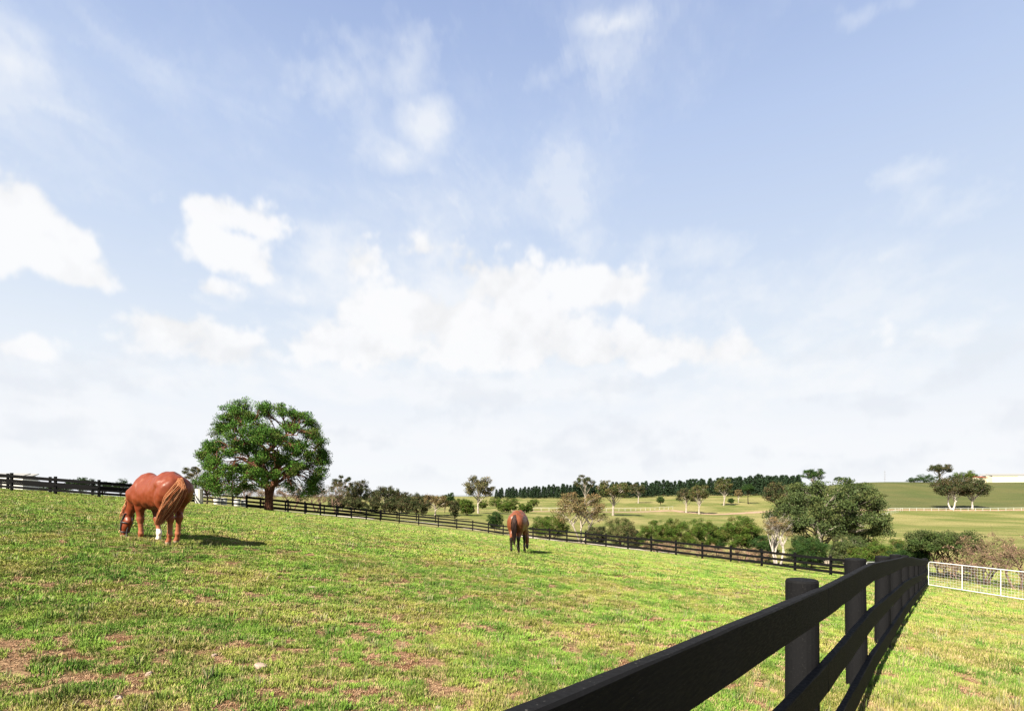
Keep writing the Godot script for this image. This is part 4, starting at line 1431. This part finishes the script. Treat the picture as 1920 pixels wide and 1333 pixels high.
	o.merge({"cols": DULL, "base": 0.0, "low": -0.9}, true)
	plant("hedge_shrub", -19.77, -124.00, o, "low dark shrub at the foot of the gums above the fence bend", "shrub", "low shrubs under the gums")
	o = kind_of("dense", 4.36, 3.02, true, 172)
	o.merge({"cols": DULL, "base": 0.0, "low": -0.9}, true)
	plant("hedge_shrub", -12.56, -124.00, o, "low dark shrub at the foot of the gums above the fence bend", "shrub", "low shrubs under the gums")
	o = kind_of("dense", 4.19, 5.12, true, 173)
	o.merge({"base": 0.0, "low": -0.95, "cols": WATTLE}, true)
	plant("round_shrub", -18.52, -210.00, o, "green bushy tree on the field edge below the first pines", "shrub", "bushy trees below the first pines")
	o = kind_of("dense", 3.70, 5.24, true, 174)
	o.merge({"base": 0.0, "low": -0.95, "cols": WATTLE}, true)
	plant("round_shrub", -11.09, -215.00, o, "green bushy tree on the field edge below the first pines", "shrub", "bushy trees below the first pines")
	o = kind_of("dense", 4.85, 6.47, true, 175)
	o.merge({"base": 0.0, "low": -0.95, "cols": WATTLE}, true)
	plant("round_shrub", -6.47, -230.00, o, "green bushy tree on the field edge below the first pines", "shrub", "bushy trees below the first pines")
	o = kind_of("dense", 4.56, 7.65, true, 176)
	o.merge({"base": 0.0, "low": -0.95, "cols": WATTLE}, true)
	plant("round_shrub", -0.45, -240.00, o, "green bushy tree on the field edge below the first pines", "shrub", "bushy trees below the first pines")
	o = kind_of("dense", 3.75, 6.10, true, 177)
	o.merge({"base": 0.0, "low": -0.95, "cols": WATTLE}, true)
	plant("round_shrub", 9.38, -250.00, o, "green bushy tree on the field edge below the first pines", "shrub", "bushy trees below the first pines")
	o = kind_of("gum", 12.93, 13.62, true, 178)
	o.merge({"cols": DEEP}, true)
	plant("gum_tree", 174.91, -330.00, o, "dark gum on the skyline above the huge grey-green gum", "tree")
	o = kind_of("gum", 4.98, 7.77, true, 179)
	o.merge({"cols": DEEP}, true)
	plant("gum_tree", 199.69, -345.00, o, "small dark gum on the skyline beyond the huge grey-green gum", "tree")
	o = kind_of("dense", 3.68, 9.94, true, 180)
	o.merge({"base": 0.0, "low": -0.95}, true)
	plant("round_shrub", 234.74, -331.00, o, "dark bushy tree at the end of the hilltop clump", "shrub")
	o = kind_of("dense", 5.33, 11.18, true, 181)
	o.merge({"base": 0.0, "low": -0.95}, true)
	plant("round_shrub", 241.57, -331.00, o, "rounded deep green tree in the hilltop clump", "shrub")
	o = kind_of("gum", 11.27, 15.31, true, 182)
	o.merge({"base": 5.0, "cols": DULL}, true)
	plant("gum_tree", 256.12, -340.00, o, "tall brown-topped gum in the hilltop clump", "tree")
	o = kind_of("dense", 7.48, 15.76, true, 183)
	o.merge({"cols": WATTLE}, true)
	plant("round_shrub", 268.55, -336.00, o, "rounded green tree on the hilltop behind the twin-trunk gum", "shrub")
	o = kind_of("gum", 14.34, 16.24, true, 184)
	o.merge({"base": 3.6, "stems": 2, "spread": 0.06, "bark": Color(0.6,0.56,0.5), "cols": DULL, "nl": 20, "nc": 13, "cr": 1.5}, true)
	plant("gum_tree", 181.32, -234.00, o, "wide dull gum with white forked trunks above the white fence, the broader of a pair", "tree", "pair of gums on the hillside")
	o = kind_of("gum", 13.59, 13.73, true, 185)
	o.merge({"base": 3.6, "bark": Color(0.6,0.56,0.5), "cols": DULL, "nl": 18, "nc": 13, "cr": 1.4}, true)
	plant("gum_tree", 191.28, -236.00, o, "wide dull gum with a white trunk above the white fence, the narrower of a pair", "tree", "pair of gums on the hillside")
	print("trees ", Time.get_ticks_msec())
	# pine plantation
	var pines := []
	for k in 5:
		pines.append(pine_meshes(13.0, 7.6, 60 + k))
	var rng := RandomNumberGenerator.new()
	rng.seed = 31
	for r in [[-9.7, -355.4, 5.9], [-7.7, -357.1, 6.0], [-6.6, -365.3, 5.9], [-3.6, -378.4, 6.1], [-1.9, -359.3, 6.2], [-0.4, -361.1, 6.3], [0.8, -355.5, 6.4], [2.9, -382.6, 6.4], [5.6, -378.6, 6.5], [7.1, -358.4, 6.6], [8.5, -372.7, 6.7], [11.2, -380.2, 6.8], [12.4, -354.9, 6.9], [14.5, -374.2, 7.0], [15.5, -357.9, 7.1], [17.1, -354.9, 7.2], [20.9, -380.6, 7.3], [21.2, -361.9, 7.3], [24.1, -370.9, 7.5], [26.5, -380.0, 7.6], [26.8, -365.7, 7.6], [28.8, -366.2, 7.7], [29.6, -362.1, 7.8], [31.6, -353.4, 7.9], [34.0, -372.7, 8.0], [35.9, -369.6, 8.0], [37.4, -363.3, 8.1], [39.4, -358.5, 8.3], [40.4, -358.7, 8.3], [42.8, -361.1, 8.4], [46.0, -376.6, 8.5], [47.1, -370.4, 8.6], [47.7, -355.3, 8.7], [48.9, -359.6, 8.7], [50.1, -371.5, 8.2], [49.9, -361.6, 8.2], [52.4, -366.1, 8.2], [55.4, -374.4, 8.3], [60.3, -383.4, 8.5], [62.2, -383.6, 8.5], [59.2, -360.1, 8.4], [65.7, -377.1, 8.6], [67.9, -383.0, 8.7], [69.6, -378.6, 8.7], [67.0, -356.7, 8.6], [68.8, -354.8, 8.7], [76.4, -383.7, 8.8], [71.7, -350.3, 8.8], [74.3, -355.9, 8.8], [78.9, -362.7, 8.8], [78.1, -353.4, 8.9], [83.7, -364.8, 8.9], [81.5, -352.1, 8.9], [84.1, -355.9, 9.0], [86.9, -355.2, 9.0], [90.8, -367.2, 9.0], [97.7, -384.9, 9.2], [95.4, -368.5, 9.1], [97.3, -364.3, 9.1], [100.4, -366.7, 9.2], [100.5, -364.4, 9.2], [102.3, -364.7, 9.2], [109.4, -381.1, 9.4], [108.4, -367.5, 9.3], [106.6, -358.9, 9.3], [108.4, -357.3, 9.3], [117.5, -380.4, 9.6], [110.5, -351.8, 9.5], [114.4, -364.8, 9.6], [114.7, -359.1, 9.6], [119.4, -367.9, 9.7], [122.2, -371.1, 9.9], [116.2, -348.3, 9.9], [126.9, -375.6, 10.0], [130.7, -377.4, 10.1], [128.6, -368.0, 10.1], [131.1, -367.5, 10.2], [131.7, -363.5, 10.2], [135.5, -369.0, 10.3], [140.0, -377.3, 10.3], [131.9, -347.6, 10.5], [145.8, -378.7, 10.4], [134.8, -346.6, 10.6], [138.2, -349.5, 10.6], [147.8, -368.4, 10.5], [141.3, -350.9, 10.7], [149.9, -364.9, 10.6], [157.3, -377.5, 10.2], [144.9, -345.1, 10.8], [148.0, -345.5, 10.8], [151.4, -349.1, 10.8], [163.5, -372.4, 10.1], [162.0, -364.3, 10.2], [158.5, -352.1, 10.6], [162.2, -356.6, 10.4], [171.6, -372.1, 9.6], [168.9, -363.4, 9.8], [162.2, -346.2, 10.4], [172.5, -362.1, 9.5], [176.9, -366.3, 9.1], [173.6, -357.7, 9.3], [179.3, -363.3, 8.9], [185.5, -374.3, 8.6], [175.6, -348.0, 9.0], [144.8, -325.7, 9.7], [147.5, -324.7, 9.8], [150.2, -327.3, 9.7], [151.7, -321.4, 9.9], [156.3, -329.3, 9.6], [159.8, -327.7, 9.5], [164.1, -332.9, 9.2], [161.6, -321.0, 9.7], [232.1, -362.0, -1.1], [237.1, -368.4, -0.9]]:
		var t := thing("pine_tree", G(r[0], r[1], -0.1), "dark green pine tree packed in the plantation along the skyline", "pine tree", "pines of the plantation", rng.randf() * TAU)
		var m: Array = pines[rng.randi() % 5]
		part("trunk", m[0], mats.bark, t)
		part("crown", m[1], mats.leaf, t)
		var s: float = r[2] / 13.0 * rng.randf_range(0.95, 1.2)
		t.scale = Vector3(s * rng.randf_range(0.95, 1.2), s, s)
	print("pines ", Time.get_ticks_msec())

	# drums by the fence
	var dg := Geo.new()
	dg.lathe([[0.34, -0.05], [0.34, 1.44], [0.35, 1.46], [0.35, 1.5], [0.3, 1.51], [0.0, 1.51]], 36, 0.06)
	var dp := part(numbered("drum_post"), dg.mesh(), mats.drum, self)
	dp.position = G(-30.86, -56.00)
	tag(dp, "tall white ribbed drum standing where the upper black fence stops", "drum")
	for b in [[-39.50, -76.00, "white barrel beside the tall drum behind the far fence"], [-39.08, -77.00, "white barrel beside the tall drum behind the far fence"], [-37.76, -78.00, "white barrel beside the tall drum behind the far fence"], [-37.28, -79.00, "white barrel beside the tall drum behind the far fence"]]:
		var g := Geo.new()
		g.lathe([[0.36, -0.1], [0.4, 0.2], [0.42, 0.3], [0.4, 0.34], [0.42, 0.5], [0.42, 0.62], [0.4, 0.66], [0.41, 0.74], [0.37, 0.92], [0.38, 0.96], [0.33, 0.97], [0.0, 0.96]], 18)
		var q := part(numbered("barrel"), g.mesh(), mats.drum, self)
		q.position = G(b[0], b[1])
		tag(q, b[2], "barrel", "white barrels behind the fence")

	# sheds
	shed("long_shed", G(305.98, -338.00), Vector3(46, 3.7, 9), deg_to_rad(-2), mats.cream, mats.roof, [[-1.0, 15.0, 3.2, mats.sheet, "cladding"], [20.0, 4.0, 3.0, mats.red, "door"], [11.5, 3.0, 2.9, mats.white, "door"]], "long low cream shed with a pale roof on top of the green hill")
	shed("cottage", G(273.84, -334.00), Vector3(7, 2.9, 6), 0.2, mats.cream, mats.red, [[0.5, 2.2, 1.4, mats.dark, "window"]], "small cream cottage with a red roof behind the twin-trunk gum")
	shed("stable", G(-66.45, -76.00), Vector3(3.6, 2.0, 3), 0.15, mats.white, mats.roof, [[-1.1, 0.8, 1.7, mats.dark, "door"]], "small white stable behind the black fences on the high side")
	# mast on the hill
	var mast := thing("radio_mast", G(275.80, -420.00), "thin lattice radio mast standing on the hill skyline", "mast")
	var mg := Geo.new()
	mg.tube([Vector3(0, -1, 0), Vector3(0, 11.5, 0)], [0.16, 0.08], 6)
	part("pole", mg.mesh(), mats.mast, mast)
	for k in 4:
		var ag := Geo.new()
		ag.tube([Vector3(-0.9, 5.0 + k * 1.7, 0), Vector3(0.9, 5.0 + k * 1.7, 0)], [0.07, 0.07], 5)
		part("crossarm", ag.mesh(), mats.mast, mast)

	# horses
	var paint1 := func(p: Vector3) -> Color:
		if p.y < 0.045:
			return Color(0.26, 0.19, 0.13)
		var n := 0.5 + 0.5 * n_fine.get_noise_3d(p.x * 2.0, p.y * 2.0, p.z * 2.0)
		var c := Color(0.105, 0.022, 0.009).lerp(Color(0.135, 0.031, 0.013), n)
		if p.x > -0.05 and p.x < 0.7 and p.z > 0.02 and p.y < 0.27 + 0.03 * n:
			return Color(0.62, 0.55, 0.48)
		if p.x < 0.72 and p.y < 0.6:
			c = c.lerp(Color(0.25, 0.092, 0.045), clampf((0.62 - p.y) * 3.0, 0.0, 0.9) * (0.5 + 0.5 * n))
		if p.x > 0.75 and p.z < -0.1 and p.y < 0.13:
			c = Color(0.38, 0.24, 0.18)
		return c
	horse("horse", G(-7.66, -12.30), deg_to_rad(150), {"poll": Vector3(0.95, 0.6, -0.14), "muzzle": Vector3(1.0, 0.07, -0.22), "fore": [-0.02, -0.26], "hind": [0.08, 0.28], "paint": paint1, "coat": "glossy chestnut coat with one white sock", "hair": [Color(0.3, 0.13, 0.06), Color(0.42, 0.24, 0.13), Color(0.22, 0.07, 0.03)], "tail": [Color(0.24, 0.08, 0.034), Color(0.3, 0.115, 0.052), Color(0.4, 0.2, 0.1), Color(0.2, 0.062, 0.026)], "sway": Vector3(0.2, 0, -0.4), "length": 0.92, "fan": 0.075, "strands": 700, "halter": true}, "chestnut horse with a long pale tail and one white sock grazing in a black halter")
	var paint2 := func(p: Vector3) -> Color:
		var n := 0.5 + 0.5 * n_fine.get_noise_3d(p.x * 2.0, p.y * 2.0 + 9.0, p.z * 2.0)
		if p.x < 0.9 and p.y < 0.58 + 0.05 * n:
			return Color(0.018, 0.013, 0.011) if p.y > 0.05 or p.z > 0.0 or p.x > 0.0 else Color(0.12, 0.05, 0.03)
		if p.x > 0.95 and p.y < 0.2:
			return Color(0.03, 0.02, 0.017)
		return Color(0.145, 0.048, 0.02).lerp(Color(0.115, 0.034, 0.014), n)
	var bay := horse("horse", G(0.25, -20.90), deg_to_rad(79), {"poll": Vector3(1.18, 0.62, 0.12), "muzzle": Vector3(1.08, 0.09, 0.16), "fore": [-0.05, 0.1], "hind": [-0.06, 0.1], "paint": paint2, "coat": "bay coat with black legs", "hair": [Color(0.015, 0.011, 0.01), Color(0.024, 0.016, 0.013)], "tail": [Color(0.012, 0.009, 0.008), Color(0.02, 0.014, 0.012), Color(0.05, 0.026, 0.018)], "sway": Vector3(0.0, 0, 0.0), "length": 0.98, "fan": 0.035, "strands": 320, "halter": false}, "bay horse with black legs and a black tail grazing with its rump turned")
	bay.scale = Vector3(1.0, 1.03, 0.84)
	print("horses ", Time.get_ticks_msec())

	# stones in the turf
	pebble(-2.39, -5.40, Vector3(0.2, 0.07, 0.13), "flat pale stone lying in the paddock turf, the broadest of them", "", mats.stone, 4)
	for b in [[-2.99, -5.70, 0.07], [-3.12, -4.50, 0.09], [-3.26, -5.10, 0.08], [-3.15, -4.40, 0.05], [-0.62, -4.75, 0.08], [-2.03, -5.80, 0.07], [5.68, -8.55, 0.1], [-1.69, -19.20, 0.1], [-3.29, -9.35, 0.14]]:
		pebble(b[0], b[1], Vector3(b[2], b[2] * 0.5, b[2] * 0.7), "small pale stone half sunk in the paddock turf", "small pale stones in the turf", mats.stone, int(b[2] * 1000) + int(b[0] * 10))
	make_grass()
	print("grass ", Time.get_ticks_msec())
